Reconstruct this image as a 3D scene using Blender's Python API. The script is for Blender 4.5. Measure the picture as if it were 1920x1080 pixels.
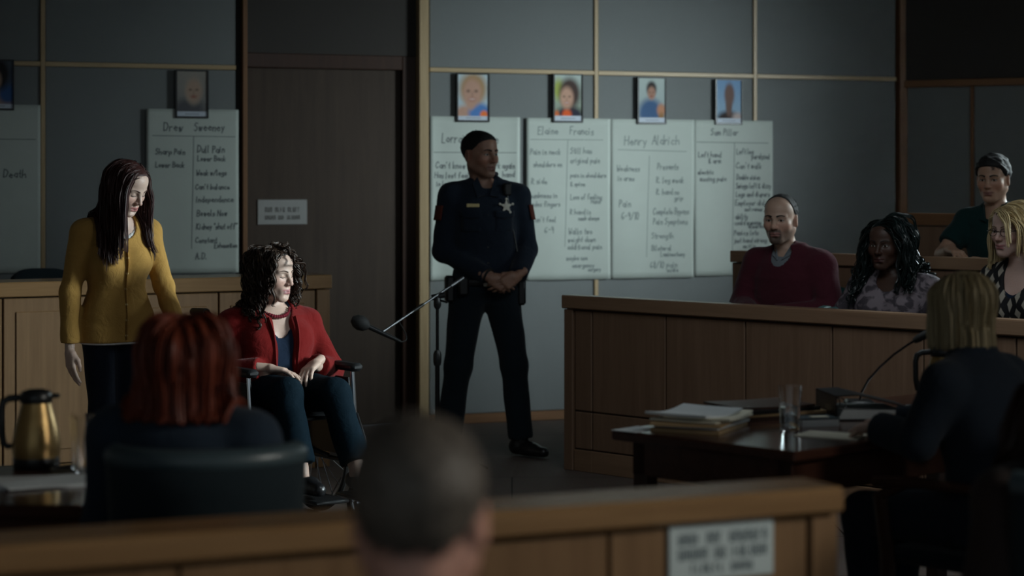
import bpy, bmesh, math, random
import numpy as np
from math import sin, cos, pi, radians, sqrt
from mathutils import Vector, Matrix

for _o in list(bpy.data.objects):
    bpy.data.objects.remove(_o)
scene = bpy.context.scene
col = scene.collection
random.seed(7)
RNG = np.random.default_rng(7)

# ------------------------------------------------------------------ camera
CAM_H = 1.56                     # eye height above the floor
FPX = 3840.0                     # focal length in pixels of a 1920 px wide frame
cam_d = bpy.data.cameras.new('camera')
cam_d.sensor_fit = 'HORIZONTAL'
cam_d.sensor_width = 36.0
cam_d.lens = 72.0
cam_d.shift_y = -200.0 / 1920.0
cam_d.clip_start = 0.1
cam_d.clip_end = 100
cam_d.dof.use_dof = True
cam_d.dof.focus_distance = 9.1
cam_d.dof.aperture_fstop = 2.1
cam = bpy.data.objects.new('camera', cam_d)
col.objects.link(cam)
cam.location = (0, 0, CAM_H)
cam.rotation_euler = (pi / 2, 0, 0)
scene.camera = cam

# ------------------------------------------------------------------ world, light, exposure
scene.view_settings.view_transform = 'Standard'
scene.view_settings.look = 'None'
scene.view_settings.gamma = 1.0
scene.view_settings.use_curve_mapping = False
scene.view_settings.exposure = 0.0
world = bpy.data.worlds.new('world')
scene.world = world
world.use_nodes = True
_bg = world.node_tree.nodes['Background']
_bg.inputs[0].default_value = (0.78, 0.92, 1.0, 1)
_bg.inputs[1].default_value = 0.32

def area_light(name, loc, target, w, h, power, color, spread=180):
    d = bpy.data.lights.new(name, 'AREA')
    d.shape = 'RECTANGLE'
    d.size, d.size_y = w, h
    d.energy = power
    d.color = color
    d.spread = radians(spread)
    o = bpy.data.objects.new(name, d)
    col.objects.link(o)
    o.location = loc
    v = Vector(target) - Vector(loc)
    o.rotation_euler = v.to_track_quat('-Z', 'Y').to_euler()
    return o

SIDE_X = 5.05
# daylight that enters by the two windows of the side wall (beyond the right edge of the frame)
KEY = (0.82, 0.97, 1.0)
area_light('window_daylight', (SIDE_X - 0.06, 11.0, 2.45), (0.55, 13.35, 1.6), 1.3, 1.4, 21, KEY, 43)
area_light('window_daylight', (SIDE_X - 0.06, 8.6, 2.3), (-1.0, 9.2, 0.85), 1.3, 1.6, 29, KEY, 35)
area_light('window_daylight', (SIDE_X - 0.06, 3.2, 2.7), (-0.3, 3.6, 0.9), 1.3, 0.9, 24, (1.0, 0.97, 0.88), 80)
area_light('window_daylight', (SIDE_X - 0.06, 12.45, 2.45), (2.0, 10.2, 1.1), 0.8, 1.4, 15, KEY, 44)
# added overhead fill for the right half of the court, no fixture there
area_light('overhead_fill', (1.5, 7.8, 3.32), (1.7, 9.8, 0.3), 2.4, 2.0, 28, (0.86, 0.96, 1.0), 130)

# ------------------------------------------------------------------ helpers
def pt(px, py, s):
    """pixel of the 1920x1080 frame at a scale of s pixels per metre -> point in the room"""
    return Vector(((px - 960.0) / s, FPX / s, CAM_H - (py - 340.0) / s))

def link(o, parent=None):
    col.objects.link(o)
    if parent is not None:
        o.parent = parent
    return o

def tag(o, label=None, cat=None, group=None, kind=None):
    if label: o['label'] = label
    if cat: o['category'] = cat
    if group: o['group'] = group
    if kind: o['kind'] = kind
    return o

def thing(name, label, cat, loc=(0, 0, 0), rz=0.0, group=None, kind=None):
    o = bpy.data.objects.new(name, None)
    o.empty_display_size = 0.1
    o.location = loc
    o.rotation_euler = (0, 0, rz)
    link(o)
    return tag(o, label, cat, group, kind)

def copy_tree(o, parent=None):
    c = o.copy()
    link(c, parent)
    for ch in list(o.children):
        copy_tree(ch, c)
    return c

class MB:
    """collects vertices and faces, then links them as one mesh object"""
    def __init__(self):
        self.v, self.f, self.m = [], [], []
        self.mat = 0
    def add(self, vs, fs):
        n = len(self.v)
        self.v += [tuple(p) for p in vs]
        self.f += [tuple(i + n for i in f) for f in fs]
        self.m += [self.mat] * len(fs)
        return self
    def box(self, x0, x1, y0, y1, z0, z1, b=0.0, M=None):
        if x0 > x1: x0, x1 = x1, x0
        if y0 > y1: y0, y1 = y1, y0
        if z0 > z1: z0, z1 = z1, z0
        b = min(b, (x1 - x0) * .45, (y1 - y0) * .45, (z1 - z0) * .45)
        X, Y, Z = (x0, x1), (y0, y1), (z0, z1)
        if b <= 0:
            vs = [(X[i], Y[j], Z[k]) for i in (0, 1) for j in (0, 1) for k in (0, 1)]
            fs = [(0, 1, 3, 2), (4, 6, 7, 5), (0, 4, 5, 1), (2, 3, 7, 6), (0, 2, 6, 4), (1, 5, 7, 3)]
        else:
            vs, idx = [], {}
            sg = (1, -1)
            for i in (0, 1):
                for j in (0, 1):
                    for k in (0, 1):
                        for a in range(3):
                            p = [X[i] + sg[i] * b, Y[j] + sg[j] * b, Z[k] + sg[k] * b]
                            p[a] = (X[i], Y[j], Z[k])[a]
                            idx[(i, j, k, a)] = len(vs)
                            vs.append(tuple(p))
            fs = []
            c = lambda i, j, k, a: idx[(i, j, k, a)]
            for i in (0, 1):
                q = [c(i, 0, 0, 0), c(i, 1, 0, 0), c(i, 1, 1, 0), c(i, 0, 1, 0)]
                fs.append(tuple(q if i else q[::-1]))
                q = [c(0, i, 0, 1), c(1, i, 0, 1), c(1, i, 1, 1), c(0, i, 1, 1)]
                fs.append(tuple(q[::-1] if i else q))
                q = [c(0, 0, i, 2), c(1, 0, i, 2), c(1, 1, i, 2), c(0, 1, i, 2)]
                fs.append(tuple(q if i else q[::-1]))
            for i in (0, 1):
                for j in (0, 1):
                    q = [c(i, j, 0, 0), c(i, j, 1, 0), c(i, j, 1, 1), c(i, j, 0, 1)]
                    fs.append(tuple(q if (i ^ j) else q[::-1]))
                    q = [c(i, 0, j, 0), c(i, 1, j, 0), c(i, 1, j, 2), c(i, 0, j, 2)]
                    fs.append(tuple(q[::-1] if (i ^ j) else q))
                    q = [c(0, i, j, 1), c(1, i, j, 1), c(1, i, j, 2), c(0, i, j, 2)]
                    fs.append(tuple(q if (i ^ j) else q[::-1]))
            for i in (0, 1):
                for j in (0, 1):
                    for k in (0, 1):
                        q = [c(i, j, k, 0), c(i, j, k, 1), c(i, j, k, 2)]
                        fs.append(tuple(q if (i + j + k) % 2 else q[::-1]))
        if M is not None:
            vs = [tuple(M @ Vector(p)) for p in vs]
        return self.add(vs, fs)
    def tube(self, pts, r, n=8, cap=True, closed=False, flat=1.0):
        """round bar along a list of points; r a number or a list"""
        P = [Vector(p) for p in pts]
        if not isinstance(r, (list, tuple)): r = [r] * len(P)
        vs, fs = [], []
        up = None
        N = len(P)
        for i in range(N):
            if closed:
                t = (P[(i + 1) % N] - P[i - 1]).normalized()
            else:
                t = (P[min(i + 1, N - 1)] - P[max(i - 1, 0)]).normalized()
            if up is None:
                up = Vector((0, 0, 1)) if abs(t.z) < .9 else Vector((1, 0, 0))
            a = t.cross(up)
            if a.length < 1e-5: a = t.orthogonal()
            a.normalize()
            b = a.cross(t).normalized()
            up = b
            for k in range(n):
                w = 2 * pi * k / n
                vs.append(P[i] + a * (cos(w) * r[i]) + b * (sin(w) * r[i] * flat))
        m = N if closed else N - 1
        for i in range(m):
            j = (i + 1) % N
            for k in range(n):
                l = (k + 1) % n
                fs.append((i * n + k, i * n + l, j * n + l, j * n + k))
        if cap and not closed:
            fs.append(tuple(range(n))[::-1])
            fs.append(tuple(range((N - 1) * n, N * n)))
        return self.add(vs, fs)
    def lathe(self, prof, c=(0, 0, 0), n=24, M=None, cap=True):
        """profile of (radius, height) turned about z"""
        vs, fs = [], []
        for (r, z) in prof:
            for k in range(n):
                w = 2 * pi * k / n
                vs.append(Vector((r * cos(w), r * sin(w), z)))
        for i in range(len(prof) - 1):
            for k in range(n):
                l = (k + 1) % n
                fs.append((i * n + k, i * n + l, (i + 1) * n + l, (i + 1) * n + k))
        if cap:
            if prof[0][0] > 1e-6: fs.append(tuple(range(n))[::-1])
            if prof[-1][0] > 1e-6: fs.append(tuple(range((len(prof) - 1) * n, len(prof) * n)))
        c = Vector(c)
        vs = [(M @ p if M is not None else p) + c for p in vs]
        return self.add(vs, fs)
    def prism(self, poly, z0, z1, M=None):
        n = len(poly)
        vs = [Vector((x, y, z0)) for x, y in poly] + [Vector((x, y, z1)) for x, y in poly]
        fs = [tuple(range(n))[::-1], tuple(range(n, 2 * n))]
        fs += [(i, (i + 1) % n, n + (i + 1) % n, n + i) for i in range(n)]
        if M is not None: vs = [M @ p for p in vs]
        return self.add(vs, fs)
    def sheet(self, fn, nu, nv):
        """grid of points fn(u, v), u and v in 0..1"""
        vs = [fn(i / nu, j / nv) for j in range(nv + 1) for i in range(nu + 1)]
        fs = [(j * (nu + 1) + i, j * (nu + 1) + i + 1, (j + 1) * (nu + 1) + i + 1, (j + 1) * (nu + 1) + i) for j in range(nv) for i in range(nu)]
        return self.add(vs, fs)
    def mesh(self, name, mats, smooth=False):
        me = bpy.data.meshes.new(name)
        me.from_pydata([tuple(p) for p in self.v], [], self.f)
        for m in (mats if isinstance(mats, (list, tuple)) else [mats]):
            me.materials.append(m)
        if any(self.m):
            me.polygons.foreach_set('material_index', self.m)
        bm = bmesh.new(); bm.from_mesh(me)
        bmesh.ops.remove_doubles(bm, verts=bm.verts, dist=1e-6)
        bmesh.ops.recalc_face_normals(bm, faces=bm.faces)
        bm.to_mesh(me); bm.free()
        if smooth:
            me.shade_smooth()
            try:
                me.set_sharp_from_angle(angle=radians(40))
            except Exception:
                pass
        me.update()
        return me
    def build(self, name, mats, parent=None, smooth=False, solid=0.0):
        o = bpy.data.objects.new(name, self.mesh(name, mats, smooth))
        link(o, parent)
        if solid:
            md = o.modifiers.new('thickness', 'SOLIDIFY'); md.thickness = solid; md.offset = 0
        return o

# ------------------------------------------------------------------ materials
def new_mat(name):
    m = bpy.data.materials.new(name)
    m.use_nodes = True
    nt = m.node_tree
    return m, nt, nt.nodes['Principled BSDF']

def nd(nt, kind, **kw):
    n = nt.nodes.new(kind)
    for k, v in kw.items():
        setattr(n, k, v)
    return n

def setin(node, **kw):
    for k, v in kw.items():
        node.inputs[k.replace('_', ' ')].default_value = v

def rgb(c): return (c[0], c[1], c[2], 1.0)

def coords(nt, scale=(1, 1, 1), rand=True):
    tc = nd(nt, 'ShaderNodeTexCoord')
    mp = nd(nt, 'ShaderNodeMapping')
    mp.inputs['Scale'].default_value = scale
    nt.links.new(tc.outputs['Object'], mp.inputs['Vector'])
    if rand:
        oi = nd(nt, 'ShaderNodeObjectInfo')
        mul = nd(nt, 'ShaderNodeMath', operation='MULTIPLY')
        mul.inputs[1].default_value = 37.0
        nt.links.new(oi.outputs['Random'], mul.inputs[0])
        nt.links.new(mul.outputs[0], mp.inputs['Location'])
    return mp.outputs['Vector']

def bump(nt, bs, height, strength=.2, dist=.01):
    b = nd(nt, 'ShaderNodeBump')
    b.inputs['Strength'].default_value = strength
    b.inputs['Distance'].default_value = dist
    nt.links.new(height, b.inputs['Height'])
    nt.links.new(b.outputs['Normal'], bs.inputs['Normal'])

def m_plain(name, c, rough=.6, metal=0.0, noise=0.06, nscale=30, spec=.5, bmp=0.0):
    m, nt, bs = new_mat(name)
    v = coords(nt)
    n = nd(nt, 'ShaderNodeTexNoise'); setin(n, Scale=nscale, Detail=4.0)
    nt.links.new(v, n.inputs['Vector'])
    r = nd(nt, 'ShaderNodeMix', data_type='RGBA')
    r.inputs[6].default_value = rgb([x * (1 - noise) for x in c])
    r.inputs[7].default_value = rgb([min(1, x * (1 + noise)) for x in c])
    nt.links.new(n.outputs['Fac'], r.inputs[0])
    nt.links.new(r.outputs[2], bs.inputs['Base Color'])
    bs.inputs['Roughness'].default_value = rough
    bs.inputs['Metallic'].default_value = metal
    bs.inputs['Specular IOR Level'].default_value = spec
    if bmp: bump(nt, bs, n.outputs['Fac'], bmp, .004)
    return m

def m_wood(name, c0, c1, grain='Z', rough=.45, spec=.4):
    """long grain along one axis of the piece"""
    m, nt, bs = new_mat(name)
    sc = {'X': (1.2, 22, 22), 'Y': (22, 1.2, 22), 'Z': (22, 22, 1.2)}[grain]
    v = coords(nt, sc)
    n = nd(nt, 'ShaderNodeTexNoise'); setin(n, Scale=1.0, Detail=6.0, Roughness=.6, Distortion=.6)
    nt.links.new(v, n.inputs['Vector'])
    v2 = coords(nt, tuple(x * 5 for x in sc))
    n2 = nd(nt, 'ShaderNodeTexNoise'); setin(n2, Scale=1.0, Detail=3.0)
    nt.links.new(v2, n2.inputs['Vector'])
    mx = nd(nt, 'ShaderNodeMath', operation='MULTIPLY_ADD')
    mx.inputs[1].default_value = .35
    nt.links.new(n2.outputs['Fac'], mx.inputs[0]); nt.links.new(n.outputs['Fac'], mx.inputs[2])
    r = nd(nt, 'ShaderNodeValToRGB')
    r.color_ramp.elements[0].position = .42; r.color_ramp.elements[0].color = rgb(c0)
    r.color_ramp.elements[1].position = .92; r.color_ramp.elements[1].color = rgb(c1)
    nt.links.new(mx.outputs[0], r.inputs['Fac'])
    nt.links.new(r.outputs['Color'], bs.inputs['Base Color'])
    bs.inputs['Roughness'].default_value = rough
    bs.inputs['Specular IOR Level'].default_value = spec
    bump(nt, bs, n2.outputs['Fac'], .12, .002)
    return m

def m_cloth(name, c, c2=None, rough=.9, weave=420, fold=.35, fscale=9, sheen=.08):
    """woven or knitted cloth: fine weave, soft creases"""
    m, nt, bs = new_mat(name)
    v = coords(nt)
    w = nd(nt, 'ShaderNodeTexNoise'); setin(w, Scale=float(weave), Detail=2.0)
    f = nd(nt, 'ShaderNodeTexNoise'); setin(f, Scale=float(fscale), Detail=4.0, Distortion=.8)
    nt.links.new(v, w.inputs['Vector']); nt.links.new(v, f.inputs['Vector'])
    mix = nd(nt, 'ShaderNodeMix', data_type='RGBA')
    mix.inputs[6].default_value = rgb(c)
    mix.inputs[7].default_value = rgb(c2 or [x * 1.25 for x in c])
    nt.links.new(w.outputs['Fac'], mix.inputs[0])
    nt.links.new(mix.outputs[2], bs.inputs['Base Color'])
    bs.inputs['Roughness'].default_value = rough
    bs.inputs['Specular IOR Level'].default_value = .06
    bs.inputs['Sheen Weight'].default_value = sheen
    b = nd(nt, 'ShaderNodeBump'); b.inputs['Strength'].default_value = fold; b.inputs['Distance'].default_value = .03
    nt.links.new(f.outputs['Fac'], b.inputs['Height'])
    b2 = nd(nt, 'ShaderNodeBump'); b2.inputs['Strength'].default_value = .25; b2.inputs['Distance'].default_value = .002
    nt.links.new(w.outputs['Fac'], b2.inputs['Height']); nt.links.new(b.outputs['Normal'], b2.inputs['Normal'])
    nt.links.new(b2.outputs['Normal'], bs.inputs['Normal'])
    return m

def m_vcol(name, rough=.5, spec=.4, sss=0.0, bmp=.0):
    """colour taken from the mesh's own colour attribute (skin tones, prints)"""
    m, nt, bs = new_mat(name)
    a = nd(nt, 'ShaderNodeAttribute', attribute_name='tone')
    v = coords(nt)
    n = nd(nt, 'ShaderNodeTexNoise'); setin(n, Scale=160.0, Detail=3.0)
    nt.links.new(v, n.inputs['Vector'])
    mr = nd(nt, 'ShaderNodeMapRange'); mr.inputs['To Min'].default_value = .9; mr.inputs['To Max'].default_value = 1.1
    nt.links.new(n.outputs['Fac'], mr.inputs['Value'])
    mul = nd(nt, 'ShaderNodeVectorMath', operation='SCALE')
    nt.links.new(a.outputs['Color'], mul.inputs[0]); nt.links.new(mr.outputs[0], mul.inputs['Scale'])
    nt.links.new(mul.outputs[0], bs.inputs['Base Color'])
    bs.inputs['Roughness'].default_value = rough
    bs.inputs['Specular IOR Level'].default_value = spec
    if sss:
        bs.inputs['Subsurface Weight'].default_value = sss
        bs.inputs['Subsurface Radius'].default_value = (.012, .005, .003)
        bs.inputs['Subsurface Scale'].default_value = .5
    if bmp: bump(nt, bs, n.outputs['Fac'], bmp, .002)
    return m

def m_glass(name, c=(1, 1, 1), rough=.0, ior=1.45):
    m, nt, bs = new_mat(name)
    bs.inputs['Base Color'].default_value = rgb(c)
    bs.inputs['Transmission Weight'].default_value = 1.0
    bs.inputs['Roughness'].default_value = rough
    bs.inputs['IOR'].default_value = ior
    return m

M = {}
M['panel_fabric'] = m_cloth('panel_fabric', (.175, .188, .188), (.21, .223, .222), fold=.04, fscale=5, weave=260, sheen=0)
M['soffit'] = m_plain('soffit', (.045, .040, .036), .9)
M['plaster'] = m_plain('plaster', (.16, .15, .14), .9)
M['door'] = m_wood('door_veneer', (.048, .034, .026), (.070, .050, .038), 'Z', .6, .2)
M['trim_pale'] = m_wood('trim_pale_oak', (.36, .25, .13), (.50, .37, .21), 'Z', .4)
M['trim_pale_x'] = m_wood('trim_pale_oak_level', (.36, .25, .13), (.50, .37, .21), 'X', .4)
M['trim_red'] = m_wood('trim_red_oak', (.17, .080, .035), (.24, .12, .055), 'Z', .45)
M['trim_red_x'] = m_wood('trim_red_oak_level', (.17, .080, .035), (.24, .12, .055), 'X', .45)
M['oak'] = m_wood('oak_panel', (.165, .090, .040), (.24, .138, .066), 'Z', .42)
M['oak_x'] = m_wood('oak_rail', (.205, .112, .048), (.29, .17, .078), 'X', .27, .6)
M['jury'] = m_wood('jury_panel', (.155, .090, .055), (.215, .13, .083), 'Z', .42)
M['jury_x'] = m_wood('jury_rail', (.19, .112, .066), (.27, .165, .10), 'X', .30, .5)
M['groove'] = m_plain('groove', (.03, .018, .010), .8)
M['mahogany'] = m_wood('mahogany', (.050, .020, .013), (.085, .035, .022), 'X', .16, .5)
M['dark_wood'] = m_wood('dark_wood', (.035, .016, .010), (.06, .028, .018), 'Z', .35)
M['black_plastic'] = m_plain('black_plastic', (.012, .013, .014), .35)
M['black_rubber'] = m_plain('black_rubber', (.014, .014, .014), .75)
M['black_metal'] = m_plain('black_metal', (.018, .018, .02), .3, .6)
M['chrome'] = m_plain('chrome', (.62, .64, .66), .18, 1.0)
M['steel'] = m_plain('steel', (.30, .31, .33), .42, 1.0)
M['paper'] = m_plain('chart_paper', (.49, .535, .495), .85, noise=.03, nscale=14, spec=.2)
M['paper_white'] = m_plain('paper_white', (.76, .80, .81), .8, spec=.2)
M['paper_cream'] = m_plain('paper_cream', (.80, .76, .62), .8, spec=.2)
M['manila'] = m_plain('manila', (.50, .34, .18), .8, spec=.2)
M['ink'] = m_plain('marker_ink', (.10, .115, .12), .7)
M['ink_soft'] = m_plain('worn_marker_ink', (.20, .23, .225), .7)
M['print'] = m_vcol('photo_print', .75, .2)
M['glass'] = m_glass('drinking_glass')
M['water'] = m_glass('water', (.93, .98, 1), 0, 1.33)
M['teal_cloth'] = m_cloth('teal_upholstery', (.020, .075, .072), weave=300, fold=.1)
M['teal_trim'] = m_plain('teal_vinyl', (.10, .22, .22), .35)
M['dark_cloth'] = m_cloth('charcoal_upholstery', (.014, .021, .025), weave=300, fold=.1)
M['blue_vinyl'] = m_plain('slate_vinyl', (.05, .075, .085), .4)
M['gold_metal'] = m_plain('brushed_bronze', (.40, .26, .10), .34, .7)
M['sign'] = m_plain('sign_face', (.52, .60, .60), .5)
M['placard'] = m_plain('placard_face', (.30, .30, .29), .6)
M['sign_ink'] = m_plain('sign_ink', (.05, .08, .10), .6)

# ------------------------------------------------------------------ the room
def wall_s(px): return 316.0 - 0.0286 * px
WA, WB = pt(80, 340, wall_s(80)), pt(1690, 340, wall_s(1690))
W_ANG = math.atan2(WB.y - WA.y, WB.x - WA.x)
def wu(px):
    """distance along the back wall of the wall point seen at column px"""
    p = pt(px, 340, wall_s(px))
    d = sqrt((p.x - WA.x) ** 2 + (p.y - WA.y) ** 2)
    return d if p.x > WA.x else -d
def wz(px, py): return CAM_H - (py - 340.0) / wall_s(px)
CEIL = 3.35

fl = MB().box(-6, 9, -3, 17, -.1, 0)
m, nt, bs = new_mat('floor_boards')
v = coords(nt, (1, 1, 1), False)
br = nd(nt, 'ShaderNodeTexBrick'); br.offset = .37
setin(br, Scale=1.0, Mortar_Size=.004, Brick_Width=.9, Row_Height=.9)
br.inputs['Color1'].default_value = (.150, .118, .102, 1); br.inputs['Color2'].default_value = (.175, .138, .120, 1); br.inputs['Mortar'].default_value = (.03, .02, .016, 1)
nt.links.new(v, br.inputs['Vector'])
nz = nd(nt, 'ShaderNodeTexNoise'); setin(nz, Scale=60.0, Detail=5.0)
nt.links.new(v, nz.inputs['Vector'])
mx = nd(nt, 'ShaderNodeMix', data_type='RGBA', blend_type='MULTIPLY'); mx.inputs[0].default_value = .5
nt.links.new(br.outputs['Color'], mx.inputs[6]); nt.links.new(nz.outputs['Color'], mx.inputs[7])
nt.links.new(mx.outputs[2], bs.inputs['Base Color']); bs.inputs['Roughness'].default_value = .7; bs.inputs['Specular IOR Level'].default_value = .2
M['floor'] = m
tag(fl.build('floor', M['floor']), 'dark brown courtroom floor', kind='structure')
tag(MB().box(-6, 9, -1, 17, CEIL, CEIL + .1).build('ceiling', M['plaster']), 'plain ceiling above the courtroom', kind='structure')

U0, UR0, UR1, U1 = wu(-420), wu(453), wu(784), wu(1690)
wb = MB()
wb.box(U0, UR0, .03, .45, 0, CEIL); wb.box(UR1, U1 + .1, .03, .45, 0, CEIL); wb.box(UR0, UR1, .03, .45, 2.36, CEIL)
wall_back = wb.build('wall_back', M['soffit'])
wall_back.location = (WA.x, WA.y, 0); wall_back.rotation_euler = (0, 0, W_ANG)
tag(wall_back, 'back wall of grey fabric panels between oak strips', kind='structure')
TZL, TZR = 2.262, 2.275        # height of the level strip, left and right of the door

def panel(x0, x1, z0, z1):
    MB().box(x0, x1, 0, .03, z0, z1, .006).build('panel', M['panel_fabric'], wall_back)
def strip(x0, x1, z0, z1, mat, proud=.012):
    MB().box(x0, x1, -proud, .03, z0, z1, .003).build('trim_strip', M[mat], wall_back)
hw = .014
# left of the door
cols_l = [U0, wu(-250), wu(80), wu(446)]
for i in range(3):
    a, b = cols_l[i] + hw, cols_l[i + 1] - hw
    panel(a, b, .13, TZL - hw); panel(a, b, TZL + hw, 3.3)
    strip(a, b, TZL - hw, TZL + hw, 'trim_pale_x')
    if i: strip(cols_l[i] - hw, cols_l[i] + hw, .13, 3.3, 'trim_pale')
# right of the door
cols_r = [wu(801), wu(1117), wu(1415), wu(1683)]
for i in range(3):
    a, b = cols_r[i] + hw, cols_r[i + 1] - hw
    panel(a, b, .06, TZR - hw); panel(a, b, TZR + hw, 3.3)
    strip(a, b, TZR - hw, TZR + hw, 'trim_pale_x' if i < 3 else 'trim_red_x')
    if i: strip(cols_r[i] - hw, cols_r[i] + hw, .06, 3.3, 'trim_pale')
MB().box(wu(453), wu(462), -.03, .45, 0, CEIL, .004).build('door_post', M['trim_red'], wall_back)
MB().box(wu(783), wu(801), -.035, .45, 0, CEIL, .004).build('door_post', M['trim_pale'], wall_back)
MB().box(wu(1683), wu(1699), -.03, .05, 0, CEIL, .004).build('corner_post', M['trim_red'], wall_back)
bb = MB().box(wu(801), wu(1683), -.018, .0, 0, .062, .004).build('baseboard_back', M['trim_red_x'])
bb.location = wall_back.location; bb.rotation_euler = wall_back.rotation_euler
tag(bb, 'low brown baseboard along the grey panel wall', kind='structure')

# the door, set back between its posts
door = thing('door_1', 'dark brown flush door set back between two oak posts', None, wall_back.location, W_ANG, kind='structure')
dz = .075
D0, D1 = wu(462), wu(783)
DR = D1 - .09
MB().box(D0 + .01, DR, dz, dz + .05, .01, 2.275, .004).build('door_leaf', M['door'], door)
MB().box(DR, D1, dz - .04, dz + .08, 0, 2.36, .004).build('door_jamb', M['dark_wood'], door)
MB().box(D0, DR, dz - .04, dz + .08, 2.27, 2.36, .004).build('door_head', M['dark_wood'], door)
MB().box(D0, D1, dz + .02, dz + .1, 2.36, CEIL, .0).build('transom_panel', M['door'], door)
# right wall: from the corner towards the side windows, dark soffit over grey panels
C0 = WB.copy(); C0.z = 0
C1 = pt(1920, 340, 275.5); C1.z = 0
RD = (C1 - C0).normalized()
R_ANG = math.atan2(RD.y, RD.x)
R_LEN = (SIDE_X - C0.x) / RD.x
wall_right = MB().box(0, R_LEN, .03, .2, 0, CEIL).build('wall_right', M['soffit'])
wall_right.location = C0; wall_right.rotation_euler = (0, 0, R_ANG)
tag(wall_right, 'dim grey panelled wall behind the jury with dark soffit', kind='structure')
ru = [0.03, .43, 1.25, 2.05, R_LEN]
# column of the upright strip seen at px 1823
def ray_u(px):
    k = (px - 960) / FPX
    return (k * C0.y - C0.x) / (RD.x - k * RD.y)
ru[1] = ray_u(1823)
for i in range(4):
    a, b = ru[i] + .012, ru[i + 1] - .012
    MB().box(a, b, 0, .03, .1, 2.215, .006).build('panel', M['panel_fabric'], wall_right)
    if i: MB().box(ru[i] - .012, ru[i] + .012, -.01, .03, .1, 2.215, .003).build('trim_strip', M['trim_red'], wall_right)
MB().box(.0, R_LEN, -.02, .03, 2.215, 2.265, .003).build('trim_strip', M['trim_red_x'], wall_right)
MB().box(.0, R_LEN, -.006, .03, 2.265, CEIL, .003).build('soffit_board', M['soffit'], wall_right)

# side wall with the windows the daylight comes through (outside the frame), and the left wall
E1 = C0 + RD * R_LEN
WIN = [(2.45, 3.95), (7.85, 9.35), (10.25, 11.75), (12.0, 12.9)]
ws = MB()
ys = [-1.0] + [y for w in WIN for y in w] + [E1.y + .1]
for i in range(0, len(ys), 2):
    ws.box(SIDE_X, SIDE_X + .2, ys[i], ys[i + 1], 0, CEIL)
for a, b in WIN:
    ws.box(SIDE_X, SIDE_X + .2, a, b, 0, 1.35); ws.box(SIDE_X, SIDE_X + .2, a, b, 3.15, CEIL)
tag(ws.build('wall_side', M['plaster']), 'side wall with four tall windows', kind='structure')
for i, (a, b) in enumerate(WIN):
    w = thing('window_%d' % (i + 1), 'tall daylit window in the side wall', None, (SIDE_X, a, 1.35), 0, kind='structure')
    W_, H_ = b - a, 1.8
    f = MB()
    f.box(0, .1, 0, .06, 0, H_); f.box(0, .1, W_ - .06, W_, 0, H_); f.box(0, .1, .06, W_ - .06, 0, .06); f.box(0, .1, .06, W_ - .06, H_ - .06, H_); f.box(.02, .08, W_ / 2 - .02, W_ / 2 + .02, .06, H_ - .06)
    f.build('window_frame', M['trim_pale'], w)
    for k in (0, 1):
        MB().box(.045, .05, .06 + k * (W_ / 2 - .04), W_ / 2 - .02 + k * (W_ / 2 - .04), .06, H_ - .06).build('pane', M['glass'], w)
LX = WA.x + U0 * cos(W_ANG); LY = WA.y + U0 * sin(W_ANG)
tag(MB().box(LX - .15, LX, -1, LY + .3, 0, CEIL).build('wall_left', M['plaster']), 'plain left side wall', kind='structure')

# ------------------------------------------------------------------ stroke lettering (marker handwriting)
GL = {
'A':'033D63 1757','B':'030D3D5B4808 4856543303','C':'6B4D1B063365','D':'030D4C694403','E':'6D0D0363 0848','F':'5D0D03 0848','G':'6B3D09053366 4666','H':'030D 636D 0868',
'I':'030D','J':'5D543314','K':'030D 5D0863','L':'0D0353','M':'030D385D53','N':'030D636D','O':'3D0A0633566A3D','P':'030D4C4907','R':'030D4C490853','S':'5C2D0A48452304','T':'0D6D 3D33',
'U':'0D0533555D','W':'0D1338536D','Y':'0D384D 3833','a':'5728054355 5853','b':'0D03 0548563403','c':'5728053354','d':'5D53 5728054355','e':'06564728053354','f':'5C3D2B23 0838',
'g':'5728054355 58511001','h':'0D03 06485553','i':'0803 0A0B','j':'282110 2A2B','k':'0D03 480543','l':'0D0313','m':'0803 072833 375863','n':'0803 06284743','o':'2805335628','p':'0800 0748563405',
'q':'5728054355 5850','r':'0803 062848','s':'472806453303','t':'2C2433 0838','u':'08043346 4843','v':'082348','w':'0813283358','x':'0843 0348','y':'0824 4810','z':'08480343',
'0':'2D0905335A2D','1':'1B2D23','6':'4C1A05235507','7':'0D5D23','8':'2D0A46432306492D','9':'4A2D0B284A43','-':'0848','/':'035D','.':'0304','&':'53092C3A05132355',"'":'0D0B','+':'0747 2925','"':'0D0B 2D2B'}
def glyph(ch):
    g = GL.get(ch)
    if g is None: return [], 4
    out = []
    for poly in g.split(' '):
        if len(poly) < 4: continue
        pts = [(int(poly[i], 16), int(poly[i + 1], 16) - 3) for i in range(0, len(poly) - 1, 2)]
        out.append(pts)
    w = max([p[0] for q in out for p in q] + [2])
    return out, w + 2.2

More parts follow.
